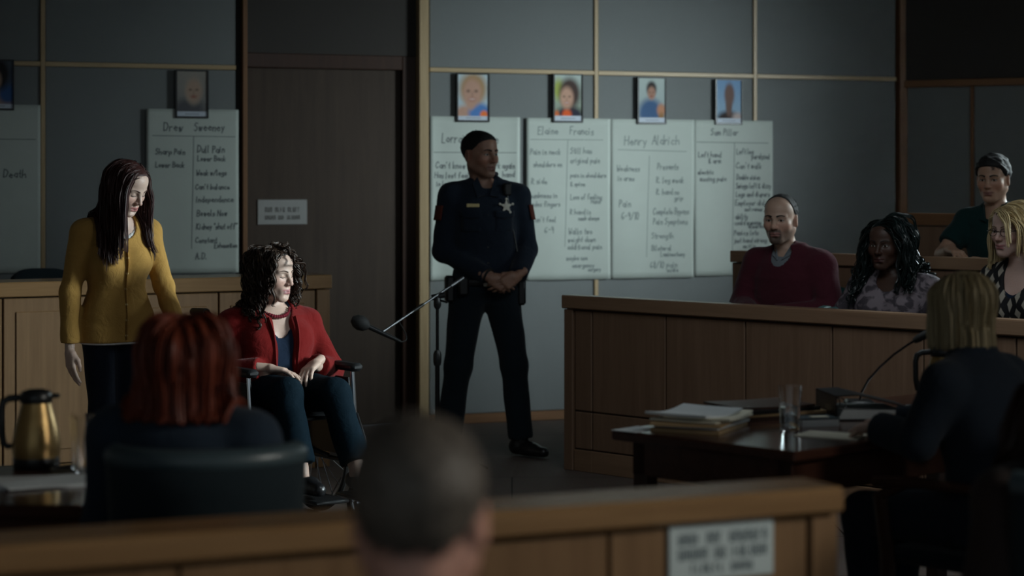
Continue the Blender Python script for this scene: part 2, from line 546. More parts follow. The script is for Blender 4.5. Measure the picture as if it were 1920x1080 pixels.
def write(mb, text, x, z, h, wmax, yfun, pen=.005, slant=.08, seed=0):
    """strokes of text with cap height h, starting at x on base line z; yfun(x, z) is the sheet's relief"""
    rg = random.Random(hash((text, seed)) & 0xffff if False else sum(ord(c) * (i + 3) for i, c in enumerate(text)) + seed)
    u = h / 10.0
    adv = sum(glyph(c)[1] for c in text) * u * .82
    k = min(1.0, wmax / max(adv, 1e-6)) * .82
    cx = x
    for c in text:
        polys, w = glyph(c)
        dz = rg.uniform(-.5, .5) * u
        for q in polys:
            pts = []
            for (gx, gy) in q:
                X = cx + (gx + rg.uniform(-.3, .3)) * u * k + gy * u * slant
                Z = z + dz + (gy + rg.uniform(-.3, .3)) * u
                pts.append((X, Z))
            for (a, b) in zip(pts[:-1], pts[1:]):
                dx, dzz = b[0] - a[0], b[1] - a[1]
                L = sqrt(dx * dx + dzz * dzz)
                if L < 1e-6: continue
                nx, nz_ = -dzz / L * pen / 2, dx / L * pen / 2
                ex, ez = dx / L * pen * .4, dzz / L * pen * .4
                P = [(a[0] - ex + nx, a[1] - ez + nz_), (a[0] - ex - nx, a[1] - ez - nz_), (b[0] + ex - nx, b[1] + ez - nz_), (b[0] + ex + nx, b[1] + ez + nz_)]
                mb.add([(p[0], yfun(p[0], p[1]) - .0012, p[1]) for p in P], [(0, 1, 2, 3)])
        cx += w * u * k

def rule_line(mb, x0, z0, x1, z1, yfun, pen=.004, n=10):
    for i in range(n):
        a, b = i / n, (i + 1) / n
        xa, za, xb, zb = x0 + (x1 - x0) * a, z0 + (z1 - z0) * a, x0 + (x1 - x0) * b, z0 + (z1 - z0) * b
        L = sqrt((xb - xa) ** 2 + (zb - za) ** 2)
        nx, nz_ = -(zb - za) / L * pen / 2, (xb - xa) / L * pen / 2
        P = [(xa + nx, za + nz_), (xa - nx, za - nz_), (xb - nx, zb - nz_), (xb + nx, zb + nz_)]
        mb.add([(p[0], yfun(p[0], p[1]) - .001, p[1]) for p in P], [(0, 1, 2, 3)])

def chart(px0, px1, py0, py1, label, lines, rules, curl=(0, 0), ink='ink', seed=1, top=0.0):
    """sheet of chart paper on the back wall between the columns px0..px1 and rows py0..py1"""
    x0, x1 = wu(px0), wu(px1)
    pm = (px0 + px1) / 2
    z1, z0 = wz(pm, py0), wz(pm, py1)
    W_, H_ = x1 - x0, z1 - z0
    def yf(x, z):
        u, v_ = x / W_, z / H_
        y = -.006 - .004 * sin(9 * u + seed) * (1 - v_) - .003 * sin(5 * v_ + 4 * u + seed)
        y -= curl[0] * max(0, .16 - u) ** 2 * 25 * (1 - .4 * v_) + curl[1] * max(0, u - .84) ** 2 * 25 * (1 - .4 * v_)
        return y
    o = MB().sheet(lambda u, v_: (u * W_, yf(u * W_, v_ * H_), v_ * H_), 26, 24).build('chart_sheet', M['paper'], None, True, .0008)
    org = Vector((WA.x, WA.y, 0)) + Vector((cos(W_ANG), sin(W_ANG), 0)) * x0 + Vector((sin(W_ANG), -cos(W_ANG), 0)) * .014
    o.location = (org.x, org.y, z0); o.rotation_euler = (0, 0, W_ANG)
    tag(o, label, 'poster', 'handwritten charts on the back wall')
    sy = lambda py: (py1 - py) / (py1 - py0) * H_
    sx = lambda px: (px - px0) / (px1 - px0) * W_
    mb = MB()
    for (t, px, py, hpx, wpx) in lines:
        write(mb, t, sx(px), sy(py), hpx / (py1 - py0) * H_, wpx / (px1 - px0) * W_, yf, pen=.0062 if hpx > 12 else .0056, seed=seed)
    for (a, b, c, d) in rules:
        rule_line(mb, sx(a), sy(b), sx(c), sy(d), yf)
    tag(mb.build('handwriting', M[ink], o), kind='stuff')
    return o

chart(-95, 75, 196, 512, 'chart sheet reading Death on the wall at the left edge',
      [('M Brennan', -70, 248, 13, 120), ('Death', 5, 333, 15, 52)], [(-80, 261, 66, 261)], seed=2)
chart(273, 446, 205, 512, 'chart sheet headed Drew behind the woman in mustard',
      [('Drew', 305, 246, 16, 42), ('Sweeney', 362, 245, 15, 70), ('Sharp Pain', 290, 290, 11, 58), ('Lower Back', 290, 314, 10, 58), ('Dull Pain', 368, 286, 13, 58), ('Lower Back', 368, 302, 10, 66), ('Weak w/legs', 366, 329, 10, 62), ("Can't balance", 364, 355, 10, 76), ('Independence', 366, 379, 11, 74), ('Bowels Now', 367, 405, 11, 64), ('Kidney "shut off"', 366, 430, 11, 78), ('Constant', 364, 455, 10, 44), ('Exhaustion', 400, 465, 9, 44), ('A.D.', 364, 486, 12, 30)],
      [(284, 255, 440, 256), (361, 256, 357, 466)], seed=3)
chart(804, 972, 219, 524, 'curling chart sheet half hidden behind the officer',
      [('Lorraine Pierce', 826, 268, 18, 108), ("Can't know", 814, 316, 12, 62), ('work again', 916, 316, 12, 48), ('Has lost feel', 812, 334, 11, 66), ('in legs', 816, 349, 10, 34), ('hand', 940, 332, 11, 28)],
      [(810, 286, 966, 286)], curl=(.03, .02), seed=4)
chart(985, 1142, 222, 524, 'chart sheet headed Elaine, second of the four right of the door',
      [('Elaine', 1006, 252, 14, 46), ('Francis', 1066, 252, 14, 46), ('Pain in neck', 992, 290, 11, 60), ('shoulders on', 998, 313, 10, 54), ('R side', 994, 345, 11, 38), ('numbness in', 991, 371, 10, 54), ('index fingers', 992, 387, 10, 56), ("can't feel", 996, 416, 10, 44), ('6-9', 1018, 436, 12, 26), ('Still has', 1067, 288, 11, 42), ('original pain', 1067, 306, 11, 56), ('pain in shoulders', 1067, 333, 9, 68), ('& spine', 1067, 349, 9, 34), ('Loss of feeling', 1067, 374, 10, 60), ('Hand', 1106, 382, 9, 18), ('R hand is', 1066, 402, 10, 42), ('numb always', 1082, 413, 8, 40), ('Walks two', 1063, 439, 11, 54), ('weight down', 1062, 454, 10, 64), ('additional pain', 1061, 468, 10, 66), ('maybe use', 1059, 488, 9, 54), ('emergency', 1070, 502, 9, 42), ('surgery', 1100, 509, 7, 30)],
      [(992, 262, 1128, 262), (1062, 262, 1056, 462)], ink='ink_soft', seed=5)
chart(1143, 1299, 224, 521, 'chart sheet headed Henry Aldrich, third of the four right of the door',
      [('Henry', 1168, 272, 17, 44), ('Aldrich', 1220, 271, 17, 52), ('Weakness', 1154, 321, 11, 44), ('in arms', 1156, 339, 10, 42), ('Pain', 1158, 388, 13, 24), ('6-9/10', 1162, 411, 14, 34), ('Presents', 1230, 318, 12, 40), ('R. leg weak', 1228, 343, 11, 52), ('R. hand no', 1228, 365, 11, 44), ('grip', 1262, 376, 9, 18), ('Complete Bypass', 1222, 402, 12, 68), ('Pain Symptoms', 1222, 421, 12, 66), ('Strength', 1219, 447, 11, 42), ('Bilateral', 1219, 470, 10, 38), ('Laminectomy', 1236, 481, 9, 46), ('68/10 pain', 1216, 502, 12, 52), ('scale', 1248, 510, 9, 34)],
      [(1156, 281, 1284, 284), (1215, 292, 1209, 482)], ink='ink_soft', seed=6)
chart(1299, 1446, 226, 516, 'chart sheet beside the man in maroon, rightmost of the charts',
      [('Sam Pillar', 1330, 254, 12, 70), ('Left hand', 1307, 295, 10, 44), ('& arm', 1326, 306, 10, 28), ('electric', 1306, 327, 9, 30), ('moving pain', 1310, 340, 10, 54), ('Left leg', 1378, 289, 10, 32), ('paralyzed', 1406, 298, 10, 34), ("Can't walk", 1377, 316, 11, 48), ('Double vision', 1378, 337, 10, 44), ('Swings left & dizzy', 1377, 353, 10, 66), ('Legs and diapers', 1377, 369, 10, 64), ('Employer did', 1376, 385, 10, 54), ('not renew', 1394, 396, 8, 40), ('ability', 1376, 411, 10, 24), ('could manage', 1375, 422, 10, 50), ('alone but', 1400, 428, 8, 34), ('Panics lots', 1374, 441, 10, 46), ('just hand strong', 1374, 455, 9, 62), ('as it is', 1390, 465, 8, 30)],
      [(1304, 267, 1438, 268), (1374, 268, 1370, 510)], seed=7)

# ------------------------------------------------------------------ framed portraits
def soft(d, w): return np.clip(.5 - d / w, 0, 1)
def portrait(pxc, pyt, pyb, wpx, label, bgc, shapes, caption=True, tilt=0.0):
    """small frame with a printed portrait; shapes are soft ellipses of print colour (cx, cy, rx, ry, colour, softness)"""
    s = wall_s(pxc)
    W_, H_ = wpx / s / cos(W_ANG) * .98, (pyb - pyt) / s
    x, z0 = wu(pxc), wz(pxc, pyb)
    t = thing('framed_portrait', label, 'photograph', (0, 0, 0), W_ANG, 'portraits above the charts')
    org = Vector((WA.x, WA.y, 0)) + Vector((cos(W_ANG), sin(W_ANG), 0)) * x + Vector((sin(W_ANG), -cos(W_ANG), 0)) * .034
    t.location = (org.x, org.y, z0)
    fr = MB(); e = .012
    fr.box(-W_ / 2, W_ / 2, .0, .018, 0, e, .002); fr.box(-W_ / 2, W_ / 2, 0, .018, H_ - e * .6, H_, .002)
    fr.box(-W_ / 2, -W_ / 2 + e, 0, .018, 0, H_, .002); fr.box(W_ / 2 - e * .6, W_ / 2, 0, .018, 0, H_, .002); fr.box(-W_ / 2, W_ / 2, .012, .02, 0, H_)
    fr.build('frame', M['black_plastic'], t)
    nu, nv = 44, 60
    cap = .10 if caption else 0
    mb = MB().sheet(lambda u, v_: (-W_ / 2 + e + u * (W_ - 1.6 * e), .009, e + v_ * (H_ - 1.6 * e)), nu, nv)
    me = mb.mesh('print', M['print'])
    co = np.array([v_.co[:] for v_ in me.vertices])
    U = (co[:, 0] + W_ / 2 - e) / (W_ - 1.6 * e); V = (co[:, 2] - e) / (H_ - 1.6 * e)
    C = np.zeros((len(co), 3)) + np.array(bgc[0])[None] * V[:, None] + np.array(bgc[1])[None] * (1 - V[:, None])
    for (cx, cy, rx, ry, c, w) in shapes:
        d = np.sqrt(((U - cx) / rx) ** 2 + ((V - cy) / ry) ** 2) - 1
        k = soft(d, w * 1.7)[:, None]
        C = C * (1 - k) + np.array(c)[None] * k
    if caption:
        k = (V < cap)[:, None]
        C = np.where(k, np.array([.55, .60, .68])[None], C)
        k = ((V > .035) & (V < .065) & (U > .25) & (U < .75))[:, None]
        C = np.where(k, np.array([.25, .28, .34])[None], C)
    at = me.color_attributes.new('tone', 'FLOAT_COLOR', 'POINT')
    at.data.foreach_set('color', np.concatenate([C, np.ones((len(C), 1))], 1).astype(np.float32).ravel())
    o = bpy.data.objects.new('print', me); link(o, t)
    return t
SK = (.52, .31, .23)
def face(cx, cy, r, sk, hair, smile=True, yaw=0.0):
    dk = tuple(c * .35 for c in sk); lp = (sk[0] * .75, sk[1] * .45, sk[2] * .45)
    L = [(cx, cy, r, r * .98, sk, .3), (cx + r * .42 + yaw, cy + r * .12, r * .17, r * .09, dk, 1.), (cx - r * .42 + yaw, cy + r * .12, r * .17, r * .09, dk, 1.),
         (cx + yaw * 1.3, cy - r * .15, r * .12, r * .2, tuple(c * .8 for c in sk), 1.), (cx + yaw, cy - r * .46, r * .36, r * .13, lp, .8)]
    if smile: L.append((cx + yaw, cy - r * .45, r * .26, r * .06, (.62, .5, .45), 1.2))
    return L
portrait(884, 138, 229, 63, 'portrait of a smiling fair-haired person in blue, above the officer', ((.52, .62, .66), (.45, .55, .62)),
         [(.5, .68, .44, .36, (.40, .25, .12), .3), (.22, .12, .3, .2, SK, .3), (.72, .15, .36, .22, (.09, .22, .52), .3), (.86, .12, .13, .09, (.85, .20, .05), .4), (.43, .45, .16, .22, SK, .3)] + face(.47, .60, .31, SK, None))
portrait(1062, 139, 230, 58, 'portrait of a dark-haired person with orange collar, second from the door', ((.50, .58, .55), (.20, .24, .16)),
         [(.15, .68, .2, .22, (.36, .42, .10), .5), (.55, .1, .5, .22, (.03, .03, .05), .3), (.55, .6, .38, .34, (.07, .045, .04), .3), (.45, .13, .17, .12, (.75, .12, .03), .4), (.08, .12, .1, .1, (.6, .15, .05), .4)] + face(.45, .50, .24, (.55, .33, .24), None))
portrait(1219, 145, 233, 57, 'portrait of a person in a blue shirt, third from the door', ((.45, .52, .50), (.30, .36, .38)),
         [(.45, .2, .45, .34, (.06, .12, .24), .3), (.85, .28, .16, .14, (.5, .24, .14), .4), (.85, .1, .1, .12, (.3, .16, .06), .5), (.48, .76, .19, .17, (.04, .035, .035), .3)] + face(.48, .66, .15, (.40, .22, .16), None, False))
portrait(1363, 149, 234, 54, 'portrait of a bald person against blue sky, fourth from the door', ((.20, .34, .55), (.30, .42, .52)),
         [(.48, .06, .48, .22, (.04, .03, .03), .3), (.85, .14, .2, .1, (.5, .4, .38), .6), (.5, .4, .13, .25, (.16, .10, .085), .3), (.52, .66, .20, .27, (.17, .105, .09), .3)], True)
portrait(358, 132, 222, 60, 'dim portrait above the chart headed Drew', ((.30, .28, .25), (.20, .20, .20)),
         [(.4, .15, .5, .25, (.10, .10, .11), .4), (.55, .6, .30, .33, (.33, .29, .25), .3)] + face(.55, .56, .26, (.42, .30, .23), None, False))
portrait(-8, 112, 207, 62, 'portrait of a dark-haired person cut off by the left edge', ((.10, .12, .14), (.06, .10, .20)),
         [(.6, .18, .42, .2, (.40, .26, .2), .3), (.85, .3, .3, .2, (.04, .10, .25), .4), (.5, .72, .40, .34, (.02, .018, .018), .3)] + face(.42, .60, .22, (.42, .27, .2), None, False))

# ------------------------------------------------------------------ printed lettering for signs (block capitals, flat)
def word_marks(mb, words, x, z, h, w, y):
    """rows of letter-sized print too small to read: one upright stroke pair and bar per letter"""
    rg = random.Random(len(words) * 7 + words[0])
    n = sum(words) + len(words) - 1
    a = w / n
    cx = x
    for wd in words:
        for _ in range(wd):
            mb.add([(cx + a * .12, y, z), (cx + a * .34, y, z), (cx + a * .34, y, z + h), (cx + a * .12, y, z + h)], [(0, 1, 2, 3)])
            if rg.random() < .75:
                mb.add([(cx + a * .62, y, z), (cx + a * .84, y, z), (cx + a * .84, y, z + h), (cx + a * .62, y, z + h)], [(0, 1, 2, 3)])
            zz = z + h * rg.choice((0, .4, .8))
            mb.add([(cx + a * .34, y, zz), (cx + a * .62, y, zz), (cx + a * .62, y, zz + h * .2), (cx + a * .34, y, zz + h * .2)], [(0, 1, 2, 3)])
            cx += a
        cx += a

sg = thing('door_placard', 'pale rectangular notice plate fixed to the brown door', 'sign')
s_d = 290.0
xp0 = wu(488); xp1 = wu(581)
o_ = Vector((WA.x, WA.y, 0)) + Vector((cos(W_ANG), sin(W_ANG), 0)) * xp0 + Vector((-sin(W_ANG), cos(W_ANG), 0)) * (dz - .008)
sg.location = (o_.x, o_.y, 1.56 - 80 / 296.); sg.rotation_euler = (0, 0, W_ANG)
PW, PH = xp1 - xp0, 46 / 296.
MB().box(0, PW, 0, .008, 0, PH, .002).build('plate', M['placard'], sg)
mb = MB()
word_marks(mb, [3, 4, 5], .045, PH * .50, .030, PW - .09, -.0008)
word_marks(mb, [5, 3, 6], .045, PH * .20, .026, PW - .09, -.0008)
tag(mb.build('lettering', M['soffit'], sg), kind='stuff')

# ------------------------------------------------------------------ jury box
def frame2(p, q):
    """origin and heading of a run from p to q"""
    return (p[0], p[1], 0), math.atan2(q[1] - p[1], q[0] - p[0]), sqrt((q[0] - p[0]) ** 2 + (q[1] - p[1]) ** 2)
def run_u(px, p, q):
    """distance along the run p-q at image column px"""
    k = (px - 960) / FPX
    dx, dy = q[0] - p[0], q[1] - p[1]; L = sqrt(dx * dx + dy * dy); dx /= L; dy /= L
    return (k * p[1] - p[0]) / (dx - k * dy)

JA, JB = pt(1060, 553, 346), pt(1920, 600, 423)
jo, ja, jl = frame2(JA, JB)
JL = jl + 1.1
RAILZ = .945
jb = thing('jury_box', 'long reddish oak jury box front with panelled face', 'partition', jo, ja)
MB().box(-.01, JL, -.025, .075, RAILZ - .072, RAILZ, .006).build('top_rail', M['jury_x'], jb)
MB().box(.0, JL, .012, .05, .0, RAILZ - .075, 0).build('backing', M['groove'], jb)
seam = [0.0, run_u(1077, JA, JB), run_u(1110, JA, JB), run_u(1248, JA, JB), run_u(1397, JA, JB), run_u(1560, JA, JB), run_u(1731, JA, JB), run_u(1905, JA, JB), JL]
seam[-1] = seam[-2] + .42
while seam[-1] < JL - .2: seam.append(min(JL, seam[-1] + .42))
g = .004
for i in range(len(seam) - 1):
    a, b = seam[i] + g, seam[i + 1] - g
    pr = 0.0 if i != 0 else -.006
    if i == 0:
        MB().box(0, b, -.012, .06, .0, RAILZ - .076, .003).build('corner_post', M['jury'], jb)
        continue
    MB().box(a, b, pr, .02, .327, RAILZ - .082, .004).build('panel', M['jury'], jb)
    MB().box(a, b, pr, .02, .122, .319, .004).build('panel', M['jury'], jb)
    MB().box(a - g, b + g, -.004, .02, .0, .115, .003).build('plinth_board', M['jury_x'], jb)
# raised floor of the two rows
MB().box(.06, JL, .06, .995, 0, .15, .0).build('platform', M['floor'], jb)
MB().box(.06, JL, 1.06, 2.0, 0, .35, .0).build('platform', M['floor'], jb)

def jl_to_w(u, v, z=0.0):
    return Vector((JA.x + cos(ja) * u - sin(ja) * v, JA.y + sin(ja) * u + cos(ja) * v, z))
def j_u(px, v):
    """u along the jury box for column px at a distance v behind its front"""
    p, q = jl_to_w(0, v), jl_to_w(1, v)
    return run_u(px, p, q)

u2 = j_u(1372, 1.0)
mid = thing('row_partition', 'oak partition rail behind the front jury row', 'partition', jl_to_w(u2, 1.0, 0), ja)
L2 = JL - u2
MB().box(0, L2, -.02, .07, 1.105, 1.17, .005).build('top_rail', M['jury_x'], mid)
x = 0.0
while x < L2 - .05:
    MB().box(x + .003, min(L2, x + .52) - .003, 0, .05, 0, 1.102, .004).build('panel', M['jury'], mid); x += .52
u3 = j_u(1700, 2.02)
rear = thing('rear_partition', 'oak partition board behind the young man in the back row', 'partition', jl_to_w(u3, 2.02, 0), ja)
L3 = JL - u3
MB().box(0, L3, -.02, .06, 1.305, 1.375, .005).build('top_rail', M['trim_red_x'], rear)
x = 0.0
while x < L3 - .05:
    MB().box(x + .003, min(L3, x + .6) - .003, 0, .04, 0, 1.302, .004).build('panel', M['jury'], rear); x += .6

def juror_chair(label, loc, rz):
    t = thing('juror_chair', label, 'chair', loc, rz, 'juror chairs')
    MB().box(-.25, .25, -.24, .22, .40, .48, .03).build('seat', M['teal_cloth'], t, True)
    def back(u, v):
        x = -.25 + .5 * u; z = .44 + .42 * v
        return (x * (1 - .12 * v * v), .22 + .05 * v - .05 * (2 * u - 1) ** 2, z - .03 * (2 * u - 1) ** 4 * v)
    MB().sheet(back, 10, 8).build('backrest', M['teal_cloth'], t, True, .05)
    for s_ in (-1, 1):
        MB().tube([(s_ * .27, .2, .72), (s_ * .28, .05, .755), (s_ * .28, -.12, .76), (s_ * .27, -.2, .745)], [.02, .026, .026, .02], 8, flat=.6).build('armrest', M['teal_trim'], t, True)
        MB().tube([(s_ * .27, .05, .74), (s_ * .27, .03, .44)], .014, 8).build('arm_post', M['black_metal'], t, True)
    MB().tube([(0, 0, .40), (0, 0, .09)], .03, 10).build('column', M['black_metal'], t, True)
    for k in range(5):
        w = 2 * pi * k / 5 + .3
        MB().tube([(0, 0, .09), (.24 * cos(w), .24 * sin(w), .035)], [.022, .014], 8).build('foot', M['black_metal'], t, True)
    return t

# ------------------------------------------------------------------ clerk's bench on the left
BA, BB = pt(0, 530, 372), pt(618, 515, 343)
bo, ba, bl = frame2(BA, BB)
EXT = 1.2
bench = thing('court_bench', 'long honey oak bench front behind the two women', 'desk', (BA.x - cos(ba) * EXT, BA.y - sin(ba) * EXT, 0), ba)
BLN = bl + EXT
BZ = 1.05
MB().box(0, BLN + .008, -.02, .32, BZ - .075, BZ, .005).build('top_rail', M['oak_x'], bench)
MB().box(0, BLN - .01, .015, .28, 0, BZ - .08, 0).build('carcass', M['groove'], bench)
bs_ = [0, .55, EXT + run_u(5, BA, BB), EXT + run_u(200, BA, BB), EXT + run_u(410, BA, BB), EXT + run_u(592, BA, BB), BLN]
for i in range(len(bs_) - 1):
    a, b = bs_[i] + .004, bs_[i + 1] - .004
    if i == len(bs_) - 2:
        MB().box(a, b + .004, -.006, .3, 0, BZ - .08, .004).build('end_post', M['oak'], bench); continue
    MB().box(a, b, 0, .02, .12, BZ - .083, .004).build('panel', M['oak'], bench)
    MB().box(a, b, -.004, .02, 0, .114, .003).build('plinth_board', M['oak_x'], bench)
    if b - a > .3:
        MB().box(a + .06, b - .06, -.007, .005, .19, BZ - .15, .006).build('raised_field', M['oak'], bench)

c = pt(87, 506, 335)
ch = thing('clerk_chair', 'dark rounded chair back showing above the left bench', 'chair', (c.x, c.y, 0), radians(20))
MB().sheet(lambda u, v: (-.17 + .34 * u, .2 + .02 * v, .5 + (.565 - .05 * (2 * u - 1) ** 4) * v), 14, 8).build('backrest', M['dark_cloth'], ch, True, .05)
MB().box(-.25, .25, -.25, .2, .42, .5, .03).build('seat', M['dark_cloth'], ch, True)
MB().tube([(0, 0, .42), (0, 0, .08)], .03, 10).build('column', M['black_metal'], ch, True)
for k in range(5):
    w = 2 * pi * k / 5
    MB().tube([(0, 0, .09), (.26 * cos(w), .26 * sin(w), .02)], [.022, .014], 8).build('foot', M['black_metal'], ch, True)

# ------------------------------------------------------------------ gallery rail in the foreground
GN = Vector((.72, 4.42, 0)); GD = Vector((.774, .34, 0)).normalized()
ga = math.atan2(GD.y, GD.x)
GLEN = 2.7
g0 = GN - GD * GLEN
gal = thing('gallery_rail', 'honey oak gallery rail crossing the foreground', 'railing', g0, ga)
GZ = .90
MB().box(0, GLEN, 0, .175, GZ - .056, GZ, .008).build('top_rail', M['oak_x'], gal)
MB().box(.0, GLEN - .02, .05, .13, .0, GZ - .06, 0).build('core', M['groove'], gal)
gs = [0, .62, 1.24, GLEN - .555, GLEN - .075, GLEN]
for i in range(5):
    a, b = gs[i] + .003, gs[i + 1] - .003
    MB().box(a, b, .03 if i < 4 else .024, .145, .10, GZ - .062, .004).build('panel' if i < 4 else 'end_stile', M['oak'], gal)
    MB().box(a - .003, b + .003, .022, .15, 0, .096, .003).build('plinth_board', M['oak_x'], gal)
sgn = thing('rail_notice', 'white notice plate with dark lettering on the foreground rail', 'sign', (0, 0, 0), ga)
s0 = GN + GD * (-.418) + Vector((GD.y, -GD.x, 0)) * (-.027)
sgn.location = (s0.x, s0.y, GZ - .178)
SW, SH = .252, .118
MB().box(0, SW, -.004, .003, 0, SH, .0015).build('plate', M['sign'], sgn)
mb = MB()
word_marks(mb, [4, 3, 7], .02, SH * .64, .024, SW - .035, -.0048)
word_marks(mb, [5, 2, 6], .02, SH * .37, .024, SW - .035, -.0048)
word_marks(mb, [6, 4], .05, SH * .12, .020, SW - .10, -.0048)
tag(mb.build('lettering', M['sign_ink'], sgn), kind='stuff')

# ------------------------------------------------------------------ counsel table, right
TZ = .76
TN = Vector((.835, 6.05, 0)); TA = Vector((-.68, .73, 0)).normalized(); TB = Vector((TA.y, -TA.x, 0))
ta = math.atan2(TB.y, TB.x)
TLEN, TDEP = 1.75, .76
tbl = thing('counsel_table', 'dark polished mahogany table with papers, on the right', 'table', TN, ta)
MB().box(0, TLEN, 0, TDEP, TZ - .034, TZ, .008).build('table_top', M['mahogany'], tbl)
for (x0, x1, y0, y1) in ((.06, TLEN - .06, .05, .075), (.06, TLEN - .06, TDEP - .075, TDEP - .05), (.05, .075, .05, TDEP - .05), (TLEN - .075, TLEN - .05, .05, TDEP - .05)):
    MB().box(x0, x1, y0, y1, TZ - .145, TZ - .034, .003).build('apron', M['mahogany'], tbl)
for lx in (.05, TLEN - .11):
    for ly in (.05, TDEP - .11):
        MB().box(lx, lx + .06, ly, ly + .06, 0, TZ - .034, .006).build('leg', M['dark_wood'], tbl)

def on_table(px, py, z=TZ):
    s_ = (py - 340.0) / (CAM_H - z)
    p = pt(px, py, s_); p.z = z
    return p
def sheet_stack(name, label, cat, loc, rz, layers, group=None):
    t = thing(name, label, cat, loc, rz, group)
    z = 0.0
    for (nm, w, d, h, dx, dy, r, mat, wav) in layers:
        Mx = Matrix.Translation((dx, dy, 0)) @ Matrix.Rotation(r, 4, 'Z')
        mb = MB()
        def top(u, v, zz): return Mx @ Vector((-w / 2 + w * u, -d / 2 + d * v, zz + wav * (sin(5 * u + 2) * .4 + .8 * max(0, v - .6) + .5 * (u - .5) ** 2 * 4)))
        mb.sheet(lambda u, v: top(u, v, z + h), 8, 8); mb.sheet(lambda u, v: top(u, v, z), 8, 8)
        n = 8
        ring = [(i, 0) for i in range(n)] + [(n, i) for i in range(n)] + [(n - i, n) for i in range(n)] + [(0, n - i) for i in range(n)]
        vs = [top(i / n, j / n, z + h) for i, j in ring] + [top(i / n, j / n, z) for i, j in ring]
        k = len(ring)
        mb.add(vs, [(i, (i + 1) % k, k + (i + 1) % k, k + i) for i in range(k)])
        mb.build(nm, M[mat], t)
        z += h + .0006
    return t
p = on_table(1312, 802)
sheet_stack('paper_stack', 'untidy stack of folders and white papers at the table end', 'papers', p, ta - .1,
    [('folder', .30, .23, .010, 0, 0, .5, 'manila', 0), ('paper', .29, .22, .008, .02, .01, .45, 'paper_white', 0), ('folder', .31, .23, .009, -.02, 0, .62, 'manila', .002), ('folder', .30, .23, .006, .01, .0, .40, 'paper_cream', .004), ('paper', .29, .22, .006, .03, -.01, .55, 'paper_cream', .006), ('paper', .28, .215, .008, -.015, .01, .38, 'paper_white', .010)])
p = on_table(1165, 807)
sheet_stack('loose_sheet', 'single white sheet at the left table corner', 'paper', p + Vector((.05, .02, 0)), ta, [('paper', .14, .10, .0015, 0, 0, .1, 'paper_white', 0)])
p = on_table(1438, 784)
sheet_stack('file_stack', 'stack of dark files behind the water glass', 'papers', p + Vector((0, .05, 0)), ta,
    [('folder', .32, .25, .014, 0, 0, -.25, 'dark_wood', 0), ('folder', .31, .24, .010, .02, 0, -.3, 'manila', 0), ('folder', .31, .23, .012, -.01, 0, -.2, 'black_plastic', 0), ('folder', .30, .23, .008, -.02, .01, -.28, 'dark_wood', .002)])
p = on_table(1535, 798)
sheet_stack('notebook', 'small spiral notebook with a yellow tab near the glass', 'notebook', p + Vector((-.01, .02, 0)), ta - .5,
    [('pages', .13, .10, .022, 0, 0, 0, 'paper_white', 0), ('cover', .132, .102, .004, 0, 0, 0, 'blue_vinyl', 0), ('tab', .06, .03, .002, .01, -.01, 0, 'paper_cream', 0)])
p = on_table(1562, 817)
sheet_stack('manila_folder', 'cream folder lying flat beside the water glass', 'folder', p, ta + .0,
    [('folder', .21, .15, .003, 0, 0, -1.25, 'paper_cream', .0)])
p = on_table(1683, 801)
sheet_stack('notepad', 'cream notepad beneath the writing hand', 'notepad', p, ta - .2, [('pad', .15, .11, .008, 0, 0, 0, 'paper_cream', 0)])

def tumbler(loc, label, h=.142, r0=.030, r1=.038, water=True, group=None):
    t = thing('water_glass', label, 'glass', loc, 0, group)
    w_ = .0022
    MB().lathe([(0, 0), (r0, 0), (r0 + .001, .004), (r1, h), (r1 - w_, h), (r0 - w_, .010), (0, .009)], n=32).build('tumbler', M['glass'], t, True)
    if water:
        k = .52
        MB().lathe([(0, .0095), (r0 - w_ - .0004, .0105), (r0 + (r1 - r0) * k - w_ - .0004, h * k), (0, h * k)], n=32).build('water', M['water'], t, True)
    return t
tumbler(on_table(1481, 806), 'half full water glass standing on the mahogany table')

def binder(loc, rz):
    t = thing('ring_binder', 'thick black ring binder sloping open over white pages', 'binder', loc, rz)
    w_, d = .27, .25
    MB().prism([(0, 0), (.004, 0), (.004, .085), (0, .085)], -d / 2, d / 2, Matrix.Rotation(pi / 2, 4, 'X')).build('spine', M['black_plastic'], t)
    MB().prism([(0, 0), (w_, 0), (w_, .004), (0, .004)], -d / 2, d / 2, Matrix.Rotation(pi / 2, 4, 'X')).build('cover', M['black_plastic'], t)
    MB().prism([(0, .085), (.075, .088), (w_, .040), (w_, .036), (.075, .084), (0, .081)], -d / 2, d / 2, Matrix.Rotation(pi / 2, 4, 'X')).build('cover', M['black_plastic'], t)
    MB().prism([(.012, .005), (.24, .005), (.235, .032), (.03, .036)], -d / 2 + .012, d / 2 - .012, Matrix.Rotation(pi / 2, 4, 'X')).build('pages', M['paper_white'], t)
    for k in (-.07, 0, .07):
        MB().tube([(.03 + .02 * cos(a), k, .045 + .028 * sin(a)) for a in [2 * pi * i / 12 for i in range(12)]], .002, 6, closed=True).build('ring', M['chrome'], t, True)
    return t
p = on_table(1598, 784)
binder(p + Vector((-.085, .035, 0)), .12)

p = on_table(1712, 770)
tr = thing('coaster_tray', 'flat dark round tray under the carafe on the right', 'tray', on_table(1760, 771), 0)
MB().lathe([(0, 0), (.115, 0), (.13, .012), (.127, .014), (.112, .004), (0, .004)], n=36).build('dish', M['black_plastic'], tr, True)

